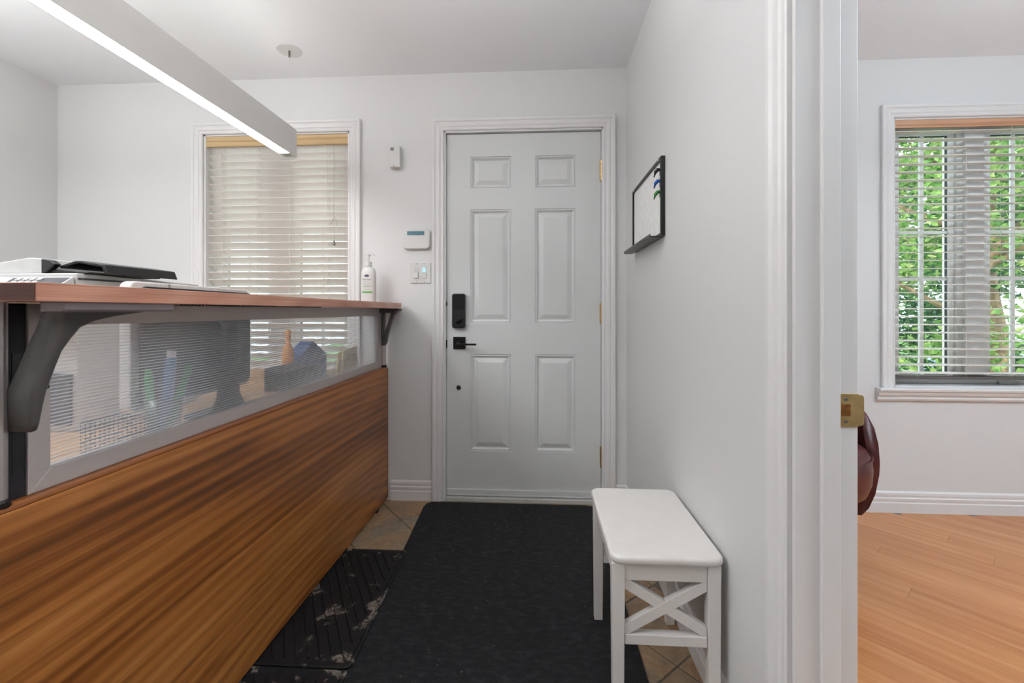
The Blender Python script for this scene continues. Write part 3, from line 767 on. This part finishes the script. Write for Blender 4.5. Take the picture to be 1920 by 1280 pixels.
mk('bottle_body', *lathev([(.024, .0005), (.026, .01), (.026, .13), (.022, .155), (.010, .18), (.010, .20)], (-1.16, 1.985, .740), 20), 'orange', ob, smooth=True)
mk('bottle_cap', *lathev([(.012, .2005), (.012, .235), (.008, .245)], (-1.16, 1.985, .740), 16), 'orange', ob)
fo = thing('folder_sorter', (-.975, 2.20, .740), 'wire sorter holding manila folders at far end of the desk', 'file sorter')
mk('sorter_wire', *join(*[tubev([(x, 2.12, .742), (x, 2.15, .82), (x, 2.20, .845), (x, 2.29, .842), (x, 2.31, .742)], .002, 6) for x in (-.96, -.985, -1.01)], tubev([(-.96, 2.12, .743), (-1.01, 2.12, .743)], .002, 6), tubev([(-.96, 2.31, .743), (-1.01, 2.31, .743)], .002, 6)), 'charcoal', fo)
for k, x in enumerate((-.969, -.994)):
    V, F = prismv([(2.12, .748), (2.30, .748), (2.31, .885-.01*k), (2.14, .872-.01*k)], 0, x-.003, x+.003)
    o = mk('manila_folder', V, F, 'yellow'); tag(o, 'manila folder in the wire sorter, %s slot' % ('nearest the screen' if k == 0 else 'second'), 'folder', 'manila folders in the sorter')

# ------------------------------------------------------------------ lotion bottle on the worktop
bc = (-.921, 2.352, 1.1138)
lb = thing('lotion_bottle', bc, 'white pump lotion bottle with green label bands by the window', 'bottle')
SXb, SYb = .0405, .026
prof = [(.90, 0), (.98, .003), (1, .012), (1, .150), (.97, .168), (.85, .183), (.60, .194), (.36, .199), (.34, .200)]
rings = [[(bc[0]+SXb*s*math.copysign(abs(math.cos(t_))**.8, math.cos(t_)), bc[1]+SYb*s*math.copysign(abs(math.sin(t_))**.8, math.sin(t_)), bc[2]+z+.0002) for t_ in [2*PI*k/36 for k in range(36)]] for s, z in prof]
bb_ = mk('bottle_body', *loftv(rings), 'plastic', lb, smooth=True)
mk('pump_collar', *lathev([(.0165, .2005), (.017, .204), (.016, .224), (.008, .228), (.006, .230)], bc, 20), 'plastic', lb)
V, F = join(lathev([(.0045, .230), (.0045, .258)], bc, 12), lathev([(.010, .2575), (.012, .262), (.011, .269), (.006, .271)], bc, 16),
            tubev([(bc[0]+.005, bc[1]-.002, bc[2]+.266), (bc[0]+.030, bc[1]-.006, bc[2]+.267), (bc[0]+.036, bc[1]-.007, bc[2]+.258)], [.0045, .0035, .003], 8))
mk('pump_head', V, F, 'plastic', lb)
def surf(x):   # front surface of the oval bottle
    c_ = min(.999, abs(x)/SXb)**(1/.8); return bc[1]-SYb*(max(0, 1-c_*c_)**.5)**.8-.0006
def decal(name, V, F, m, cx_, cz_): mk(name, [(bc[0]+x+cx_, surf(x+cx_), bc[2]+cz_+y) for x, y, z in V], F, m, bb_)
def strip(w_, h_, n=10):
    V = [(-w_/2+w_*k/n, s*h_/2, 0) for k in range(n+1) for s in (-1, 1)]; return V, [(2*k, 2*k+2, 2*k+3, 2*k+1) for k in range(n)]
E_ = lathev([(1, 0)], (0, 0, 0), 24); ev = [(x*.0125, y*.0065, 0) for x, y, z in E_[0][:24]]
decal('label_logo', ev, [tuple(range(24))], 'ink', 0, .147)
V, F = textv('LC', .007); mk('logo_letters', [(bc[0]+x, surf(x)-.0004, bc[2]+.147+y) for x, y, z in V], F, 'silver', bb_)
decal('label_title', *textv('live clean', .0125), 'ink', 0, .127)
decal('label_text', *textv('MOISTURIZING LOTION', .0045), 'inkgrey', 0, .114)
decal('label_text', *textv('unscented  sensitive skin', .0050), 'inkgrey', 0, .106)
decal('label_text', *textv('body and hand', .0050), 'inkgrey', 0, .099)
decal('label_line', *strip(.045, .0028), 'inkgreen', 0, .090)
decal('label_text', *textv('plant derived', .0050), 'inkgrey', 0, .082)
decal('label_text', *textv('PURE CARE', .0070), 'inkgrey', 0, .072)
decal('label_band', *strip(.055, .0095), 'inkgreen', .001, .058)
decal('label_text', *textv('500 mL', .0050), 'inkgrey', 0, .044)

# ------------------------------------------------------------------ things on the back wall
yw = YB-.0005
sn = thing('motion_sensor', (-.80, yw, 1.88), 'small white box sensor high on wall between window and door', 'sensor')
V, F = prismv([(-.832, 2.000), (-.772, 2.000), (-.772, 1.885), (-.776, 1.878), (-.828, 1.878), (-.832, 1.885)], 1, yw-.032, yw); mk('sensor_case', V, F, 'plastic', sn, bevel=.003)
box('sensor_window', 'inkgrey', sn, -.825, -.806, yw-.0328, yw-.032, 1.970, 1.988); 
for z in (1.974, 1.979, 1.984): box('grille_slot', 'black', sn, -.823, -.808, yw-.0334, yw-.0328, z, z+.0018)
box('test_button', 'inkgrey', sn, -.809, -.800, yw-.0335, yw-.0318, 1.881, 1.886)
kp = thing('alarm_keypad', (-.68, yw, 1.42), 'white rounded alarm keypad with teal display left of front door', 'keypad')
V, F = prismv(rrect(-.757, -.604, 1.418, 1.532, .024, 6), 1, yw-.020, yw); mk('keypad_case', V, F, 'plastic', kp, bevel=.005)
V, F = prismv(rrect(-.752, -.609, 1.422, 1.480, .016, 6), 1, yw-.0245, yw-.0195); mk('keypad_flap', V, F, 'plastic', kp, bevel=.002)
k = box('keypad_display', 'lcd', kp, -.733, -.636, yw-.0215, yw-.0205, 1.497, 1.519)
for zz, s in ((1.512, 'Ready to arm'), (1.503, 'Jun 12  10:42a')):
    V, F = textv(s, .008); mk('display_text', [(-.684+x, yw-.0219, zz+y) for x, y, z in V], F, 'lcdtext', k, local=False)
sw = thing('light_switch', (-.66, yw, 1.28), 'double white switch plate with lit blue sensor left of front door', 'light switch')
V, F = prismv(rrect(-.719, -.603, 1.228, 1.345, .004), 1, yw-.006, yw); mk('switch_plate', V, F, 'plastic', sw, bevel=.002)
box('switch_well', 'plastic_shade', sw, -.699, -.672, yw-.0066, yw-.0062, 1.254, 1.322); box('switch_rocker', 'plastic', sw, -.698, -.673, yw-.014, yw-.0066, 1.256, 1.288, .002)
box('sensor_switch', 'plastic_shade', sw, -.653, -.626, yw-.0066, yw-.0062, 1.254, 1.322)
V, F = prismv([(-.651, 1.288), (-.628, 1.288), (-.628, 1.308), (-.6335, 1.317), (-.6455, 1.317), (-.651, 1.308)], 1, yw-.012, yw-.0066); mk('sensor_lens', V, F, 'sensor_led', sw, bevel=.001)
box('sensor_button', 'plastic', sw, -.651, -.628, yw-.010, yw-.0066, 1.256, 1.285, .001)
for x in (-.6855, -.6395):
    for z in (1.235, 1.337):
        V, F = lathev([(.0028, 0), (.002, .001)], (0, 0, 0), 10); mk('plate_screw', [(a_+x, yw-.006-c_, b_+z) for a_, b_, c_ in V], F, 'screw', sw)

# ------------------------------------------------------------------ whiteboard on the partition
wb = thing('whiteboard', (XR, 1.98, 1.36), 'small black framed whiteboard with marker tray on the right wall', 'whiteboard')
wx = XR-.0005
box('board_surface', 'paper', wb, wx-.008, wx, 1.735, 2.225, 1.372, 1.660)
fr = .010
V, F = join(bxv(wx-.016, wx, 1.722, 2.236, 1.656, 1.668), bxv(wx-.016, wx, 1.722, 2.236, 1.362, 1.373), bxv(wx-.016, wx, 1.722, 1.736, 1.373, 1.656), bxv(wx-.016, wx, 2.226, 2.236, 1.373, 1.656))
mk('board_frame', V, F, 'black', wb, bevel=.001)
V, F = join(bxv(wx-.055, wx-.016, 1.724, 2.234, 1.355, 1.360), bxv(wx-.058, wx-.055, 1.724, 2.234, 1.355, 1.368)); mk('marker_tray', V, F, 'black', wb, bevel=.001)
for y in (1.76, 2.20): box('mounting_clip', 'silver', wb, wx-.0175, wx-.0155, y-.006, y+.006, 1.659, 1.6705)
for k, (m, c, z) in enumerate((('black', 'black', 1.610), ('blue_magnet', 'blue', 1.566), ('green_magnet', 'green', 1.523))):
    if m not in M: M[m] = plain(m, {'blue_magnet': '#1f5fb0', 'green_magnet': '#2b7a35'}[m], .4, bump=0)
    x_ = wx-.0082
    t = thing('magnetic_clip', (x_, 1.752, z), '%s curved magnetic clip on the whiteboard, %s' % (c, ['topmost of three', 'middle of three', 'lowest of three'][k]), 'magnet', 'magnetic clips on the whiteboard')
    P = [(x_-.002, 1.752, z+.014), (x_-.012, 1.753, z+.013), (x_-.020, 1.756, z+.004), (x_-.024, 1.760, z-.014)]
    mk('clip_arm', *tubev(P, [.005, .0075, .0065, .003], 10), 'black' if k == 0 else m, t, smooth=True)
    mk('clip_base', *bxv(x_-.004, x_, 1.745, 1.760, z-.008, z+.016), m, t, bevel=.001)

# ------------------------------------------------------------------ pendant lamp
pl = thing('pendant_lamp', (-1.275, .95, 1.865), 'long white linear pendant lamp hanging above the reception counter', 'pendant lamp')
qx0, qx1, qy0, qy1, qz0, qz1 = -1.307, -1.245, -.30, 2.210, 1.866, 2.006
V, F = join(bxv(qx0, qx0+.003, qy0, qy1, qz0, qz1), bxv(qx1-.003, qx1, qy0, qy1, qz0, qz1), bxv(qx0+.003, qx1-.003, qy1-.004, qy1, qz0, qz1), bxv(qx0+.003, qx1-.003, qy0, qy0+.004, qz0, qz1),
            bxv(qx0+.003, qx1-.003, qy0+.004, qy1-.004, qz0+.05, qz0+.056))
mk('lamp_housing', V, F, 'plastic', pl)
box('down_diffuser', 'led', pl, qx0+.0032, qx1-.0032, qy0+.0045, qy1-.060, qz0+.002, qz0+.006)
box('end_spacer', 'plastic', pl, qx0+.0032, qx1-.0032, qy1-.0595, qy1-.0045, qz0+.001, qz0+.007)
box('end_slot', 'screw', pl, qx0+.014, qx1-.014, qy1-.042, qy1-.020, qz0+.0002, qz0+.0012)
box('up_diffuser', 'led_up', pl, qx0+.0032, qx1-.0032, qy0+.0045, qy1-.0045, qz1-.046, qz1-.042)
for y in (2.195, -.10):
    mk('suspension_wire', *tubev([(-1.276, y, qz1-.02), (-1.276, y, ZC-.035)], .0009, 6), 'cord', pl)
    c = mk('ceiling_canopy', *lathev([(.059, ZC-.004), (.062, ZC-.0005)], (-1.276, y, 0), 32), 'plastic', pl)
    mk('canopy_gripper', *lathev([(.004, ZC-.036), (.005, ZC-.034), (.005, ZC-.004)], (-1.276, y, 0), 12), 'screw', c)

# ------------------------------------------------------------------ floor: rug, trays, register
P = [(-.560, 1.19), (-.620, 2.36), (-.612, 2.405), (-.585, 2.428), (.26, 2.428), (.300, 2.415), (.318, 2.38), (.318, -.6), (-.46, -.6)]
V, F = prismv(P, 2, .0005, .0075); rg = mk('entrance_mat', V, F, 'rug', bevel=.002); tag(rg, 'long black carpet runner in front of the white front door', 'rug')
lint = []
for k in range(70):
    x, y = random.uniform(-.5, .3), random.uniform(.9, 2.35); l_ = random.uniform(.0015, .006); a_ = random.uniform(0, PI)
    lint.append(tubev([(x, y, .0082), (x+l_*math.cos(a_), y+l_*math.sin(a_), .0082)], .0005, 4))
k = mk('lint_specks', *join(*lint), 'lint', rg); k['kind'] = 'stuff'
def boot_tray(y0, y1, label, ydir, xr0, xr1):
    """xr0/xr1: right edge at y0 / y1"""
    t = thing('boot_tray', (-.75, (y0+y1)/2, 0), label, 'boot tray', 'black boot trays under the counter')
    xl = -.955
    def outl(i, r_=.030):
        # rounded quad inset by i
        pts = [(xl+i, y0+i), (xr0-i, y0+i), (xr1-i, y1-i), (xl+i, y1-i)]
        out = []
        for k in range(4):
            p0, p1, p2 = Vector(pts[k-1]), Vector(pts[k]), Vector(pts[(k+1) % 4])
            rr = r_ if k == 1 else .010
            a_ = p1+(p0-p1).normalized()*rr; b_ = p1+(p2-p1).normalized()*rr
            for s in range(6):
                q = s/5; out.append(tuple((a_*(1-q)+p1*q)*(1-q)+(p1*(1-q)+b_*q)*q))
        return out
    prof = [(.0, .0083), (.0, .0150), (.003, .0170), (.008, .0170), (.014, .0110), (.017, .0105)]
    base = outl(.006)
    rings = [[(x, y, z) for x, y in outl(i)] for i, z in prof]
    V, F = loftv(rings, caps=True); mk('tray_pan', V, F, 'tray', t)
    # diagonal ridges
    dx, dy = .52, -.854; ridge = []
    for k in range(-30, 60):
        sx_ = -1.2+k*.0375
        seg = None
        # clip the line to the inset quad
        ts = []
        for q in range(0, 220):
            tt = q*.006; X_, Y_ = sx_+dx*tt, y1-.028+dy*tt
            xr = xr0+(xr1-xr0)*(Y_-y0)/(y1-y0)
            if xl+.03 < X_ < xr-.034 and y0+.030 < Y_ < y1-.024: ts.append(tt)
        if len(ts) > 4:
            a0, a1 = ts[0], ts[-1]; n_ = (.854*.0022, .52*.0022)
            p0 = (sx_+dx*a0, y1-.028+dy*a0); p1 = (sx_+dx*a1, y1-.028+dy*a1)
            V = []
            for (qx, qy) in (p0, p1):
                V += [(qx-n_[0], qy-n_[1], .0105), (qx+n_[0], qy+n_[1], .0105), (qx+n_[0]*.4, qy+n_[1]*.45, .0150), (qx-n_[0]*.4, qy-n_[1]*.45, .0150)]
            ridge.append((V, [(0, 1, 2, 3), (4, 5, 6, 7), (0, 1, 5, 4), (1, 2, 6, 5), (2, 3, 7, 6), (3, 0, 4, 7)]))
    if ridge: mk('tray_ridges', *join(*ridge), 'tray', t)
boot_tray(1.268, 1.910, 'muddy black ribbed boot tray on the floor beside the mat', 1, -.551, -.577)
boot_tray(.60, 1.262, 'black boot tray nearest the camera at foot of the counter', 1, -.530, -.556)
rgst = thing('floor_register', (.355, 1.94, 0), 'white metal floor vent beneath the stool by the wall', 'vent')
V, F = join(bxv(.325, .400, 1.79, 1.806, .0005, .006), bxv(.325, .400, 2.064, 2.08, .0005, .006), bxv(.325, .337, 1.806, 2.064, .0005, .006), bxv(.388, .400, 1.806, 2.064, .0005, .006), bxv(.359, .366, 1.806, 2.064, .0005, .006))
mk('vent_frame', V, F, 'lacquer', rgst, bevel=.001)
box('vent_well', 'black', rgst, .337, .388, 1.806, 2.064, .0005, .0015)
for k in range(17): box('louvre', 'lacquer', rgst, .337, .388, 1.812+k*.015, 1.820+k*.015, .002, .005)

# ------------------------------------------------------------------ stool
sl = thing('step_stool', (.335, 1.37, 0), 'white wooden stool with crossed side braces against the right wall', 'stool')
tx0, tx1, ty0, ty1, tz = .188, .479, 1.142, 1.590, .440
V, F = prismv(rrect(tx0, tx1, ty0, ty1, .032, 6), 2, tz-.022, tz); mk('seat', V, F, 'lacquer', sl, bevel=.009, seg=4)
lx = [(.192, .226), (.435, .469)]; ly = [(1.152, 1.184), (1.520, 1.552)]
for yi, (ya, yb) in enumerate(ly):
    for xa, xb in lx:
        sh = -.004 if yi == 0 else .004
        V = []
        z0_ = .0078 if xa < .3 and yi == 1 else .0078 if xa < .3 else .0005
        for z, k in ((z0_, 1), (tz-.0225, 0)):
            q = .003*k
            V += [(xa+q, ya+sh*k+q, z), (xb-q, ya+sh*k+q, z), (xb-q, yb+sh*k-q, z), (xa+q, yb+sh*k-q, z)]
        mk('leg', V, [(0, 1, 2, 3), (4, 5, 6, 7), (0, 1, 5, 4), (1, 2, 6, 5), (2, 3, 7, 6), (3, 0, 4, 7)], 'lacquer', sl, bevel=.002)
for ya, yb in ly:
    ym = (ya+yb)/2
    box('apron', 'lacquer', sl, .2262, .4348, ym-.011, ym+.011, .372, tz-.0225, .0015)
    box('lower_rail', 'lacquer', sl, .2262, .4348, ym-.012, ym+.012, .206, .232, .0015)
    for s in (0, 1):
        y0_, y1_ = ((ym-.0090, ym+.0085), (ym-.0084, ym+.0090))[s]; hh = .0235; b0, b1 = .2325, .3715
        P = [(.2263, b0), (.2263+.012, b0), (.4347, b1-hh), (.4347, b1), (.4347-.012, b1), (.2263, b0+hh)]
        if s: P = [(.661-x, z) for x, z in P]
        V, F = prismv(P, 1, y0_, y1_); mk('cross_brace', V, F, 'lacquer', sl, bevel=.0008)
for xa, xb in lx:
    xm = (xa+xb)/2; box('side_apron', 'lacquer', sl, xm-.011, xm+.011, 1.1842, 1.5198, .372, tz-.0225, .0015)

# ------------------------------------------------------------------ tub chair
tc_ = thing('tub_chair', (1.12, 2.08, 0), 'maroon leather tub chair half hidden behind the door jamb', 'armchair')
cx, cy = 1.12, 2.08
def shell():
    rings = []; a0 = math.radians(-36); a1 = math.radians(192)   # open towards the camera and left
    prof = [(.250, .212), (.282, .220), (.305, .255), (.326, .32), (.338, .40), (.340, .468), (.336, .54), (.324, .60), (.304, .645), (.285, .662), (.272, .650), (.284, .60), (.297, .50), (.297, .40), (.280, .30), (.25, .25)]
    N = 40
    for k in range(N+1):
        a_ = a0+(a1-a0)*k/N; e = min(k, N-k)/N; h = -.02*max(0, 1-e*8)
        rings.append([(cx+r_*math.cos(a_), cy+r_*math.sin(a_), z+(h if z > .45 else 0)) for r_, z in prof])
    V, F = loftv(rings); o = mk('chair_shell', V, F, 'leather', tc_, smooth=True)
    # piping seam near the rim
    P = [(cx+.272*math.cos(a_), cy+.272*math.sin(a_), .652) for a_ in [a0+.1+(a1-a0-.2)*k/30 for k in range(31)]]
    mk('seam_piping', *tubev(P, .003, 6), 'leather', o, smooth=True)
shell()
rings = []
for s, z in ((.80, .318), (.93, .335), (.985, .38), (1.0, .44), (.985, .480), (.92, .507), (.78, .520), (.4, .530)):
    rings.append([(cx-.01+.274*s*math.cos(t_), cy-.09+.28*s*math.sin(t_), z) for t_ in [2*PI*k/36 for k in range(36)]])
V, F = loftv(rings); ss = mk('seat_cushion', V, F, 'leather', tc_, smooth=True)
mk('seam_piping', *tubev([(cx-.01+.272*math.cos(t_), cy-.09+.278*math.sin(t_), .484) for t_ in [2*PI*k/36 for k in range(37)]], .003, 6), 'leather', ss)
rings = [[(cx+r_*math.cos(t_), cy-.01+r_*math.sin(t_), z) for t_ in [2*PI*k/32 for k in range(32)]] for r_, z in ((.12, .215), (.18, .235), (.215, .27), (.23, .318))]
mk('seat_base', *loftv(rings), 'leather', tc_, smooth=True)
mk('pedestal', *lathev([(.16, .0005), (.16, .008), (.06, .022), (.025, .03), (.025, .216)], (cx, cy, 0), 32), 'screw', tc_)

# ------------------------------------------------------------------ outdoors
G = -1.2
lw = box('lawn', 'grass', None, -14, 40, YB+.16, 60, G-.2, G); lw['kind'] = 'structure'
st_ = box('street', 'asphalt', None, -14, 40, 10.5, 17.5, G, G+.02); st_['kind'] = 'structure'
fn = box('foundation', 'plastic_shade', None, XL-.15, 4.3, YB+.02, YB+.155, G, -.1); fn['kind'] = 'structure'
def leaves(c, rad, n, size, flat=.8, seed=1):
    rd = random.Random(seed); V = []; F = []
    # clumps
    cl = []
    for _ in range(max(6, n//160)):
        while True:
            p = Vector((rd.uniform(-1, 1), rd.uniform(-1, 1), rd.uniform(-1, 1)))
            if .35 < p.length < 1: break
        cl.append(p)
    for k in range(n):
        q = rd.choice(cl); g_ = Vector((rd.gauss(0, .13), rd.gauss(0, .13), rd.gauss(0, .10))); p = q+g_
        P = Vector((c[0]+p.x*rad[0], c[1]+p.y*rad[1], c[2]+p.z*rad[2]))
        a_ = Vector((rd.uniform(-1, 1), rd.uniform(-1, 1), rd.uniform(-.5, .5))).normalized()
        b_ = a_.cross(Vector((rd.uniform(-1, 1), rd.uniform(-1, 1), rd.uniform(-1, 1)))).normalized()
        s = size*rd.uniform(.6, 1.3); i = len(V)
        V += [tuple(P-a_*s), tuple(P-b_*s*.55), tuple(P+a_*s), tuple(P+b_*s*.55)]; F.append((i, i+1, i+2, i+3))
    return V, F
def rawmesh(name, V, F, m, parent):
    w_ = worldloc(parent); me = bpy.data.meshes.new(name); me.from_pydata([(x-w_.x, y-w_.y, z-w_.z) for x, y, z in V], [], F); me.materials.append(M[m])
    o = bpy.data.objects.new(name, me); C.objects.link(o); o.parent = parent; return o
def tree(x, y, h, rad, n, size, leaf, label, seed, tr=.11, cat='tree', grp='trees outside the side room window'):
    t = thing('tree' if cat == 'tree' else 'shrub', (x, y, G), label, cat, grp)
    if cat == 'tree':
        P = [(x+.06*math.sin(k), y+.05*math.cos(k*1.3), G+(h-G)*k/6) for k in range(7)]
        mk('trunk', *tubev(P, [tr*(1.2-.12*k) for k in range(7)], 12), 'bark', t, smooth=True)
        for k in range(6):
            a_ = k*1.05+seed; z = h-.9+.22*k
            mk('branch', *tubev([(x, y, z), (x+.5*rad[0]*math.cos(a_), y+.5*rad[1]*math.sin(a_), z+.4), (x+.85*rad[0]*math.cos(a_), y+.85*rad[1]*math.sin(a_), z+.8)], [tr*.4, tr*.25, tr*.1], 7), 'bark', t)
    f_ = rawmesh('foliage', *leaves((x, y, h+rad[2]*.25 if cat == 'tree' else G+rad[2]*.9), rad, n, size, seed=seed), leaf, t); f_['kind'] = 'stuff'
tree(5.36, 5.9, 1.9, (1.3, 1.2, 2.0), 5000, .055, 'leaf1', 'yellow-green leafy tree nearest the window, behind its centre post', 3, .10)
tree(6.22, 6.4, 2.7, (1.1, 1.2, 1.9), 3600, .055, 'leaf2', 'deep green tree with thick tan trunk behind right-hand sash', 5, .14)
tree(9.0, 9.2, 2.6, (2.1, 1.6, 2.9), 4500, .08, 'leaf2', 'broad dark green tree further back by the street', 8, .16)
tree(14.5, 20.0, 4.0, (4.0, 3.0, 3.4), 5000, .16, 'leaf1', 'large pale green tree across the street at left', 11, .3)
tree(24.0, 22.0, 4.5, (4.6, 3.0, 3.6), 5000, .18, 'leaf2', 'large dark tree across the street behind the parked car', 12, .3)
tree(6.1, 7.6, 0, (1.6, .7, 1.35), 6000, .05, 'leaf2', 'dense dark green shrub below the window at left', 21, cat='shrub', grp='shrubs outside the window')
tree(8.9, 8.6, 0, (1.2, .7, .75), 4000, .05, 'leaf1', 'low light green shrub left of the parked car', 22, cat='shrub', grp='shrubs outside the window')
# parked car
car = thing('parked_car', (13.6, 13.2, G+.02), 'pale blue parked car on the street seen through lower blind slats', 'car')
cx, cy, cz = 13.6, 13.2, G+.02
prof = [(-2.2, .35), (-2.22, .62), (-2.05, .82), (-1.15, .95), (-.45, 1.38), (.75, 1.42), (1.55, 1.0), (2.1, .95), (2.2, .7), (2.2, .35)]
V, F = prismv([(cx+a_, cz+b_) for a_, b_ in prof], 1, cy-.85, cy+.85); cb = mk('car_body', V, F, 'carpaint', car, bevel=.08, seg=3)
V, F = prismv([(cx+a_, cz+b_) for a_, b_ in [(-.95, .97), (-.42, 1.32), (.15, 1.35), (.15, .97)]], 1, cy-.858, cy+.858); mk('side_window', V, F, 'carglass', car)
V, F = prismv([(cx+a_, cz+b_) for a_, b_ in [(.22, .97), (.22, 1.35), (.72, 1.36), (1.3, 1.02)]], 1, cy-.858, cy+.858); mk('side_window', V, F, 'carglass', car)
mk('windscreen', [(cx-1.14, cy-.72, cz+.966), (cx-1.14, cy+.72, cz+.966), (cx-.50, cy+.66, cz+1.36), (cx-.50, cy-.66, cz+1.36), (cx-1.10, cy-.72, cz+.95), (cx-1.10, cy+.72, cz+.95), (cx-.46, cy+.66, cz+1.34), (cx-.46, cy-.66, cz+1.34)],
   [(0, 1, 2, 3), (4, 5, 6, 7), (0, 1, 5, 4), (1, 2, 6, 5), (2, 3, 7, 6), (3, 0, 4, 7)], 'carglass', car)
for wx_ in (-1.35, 1.35):
    for s in (-1, 1):
        V, F = lathev([(.20, -.10), (.31, -.10), (.31, .10), (.20, .10)], (0, 0, 0), 24); mk('wheel', [(cx+wx_+x, cy+s*.78+z, cz+.31+y) for x, y, z in V], F, 'rubber', car)
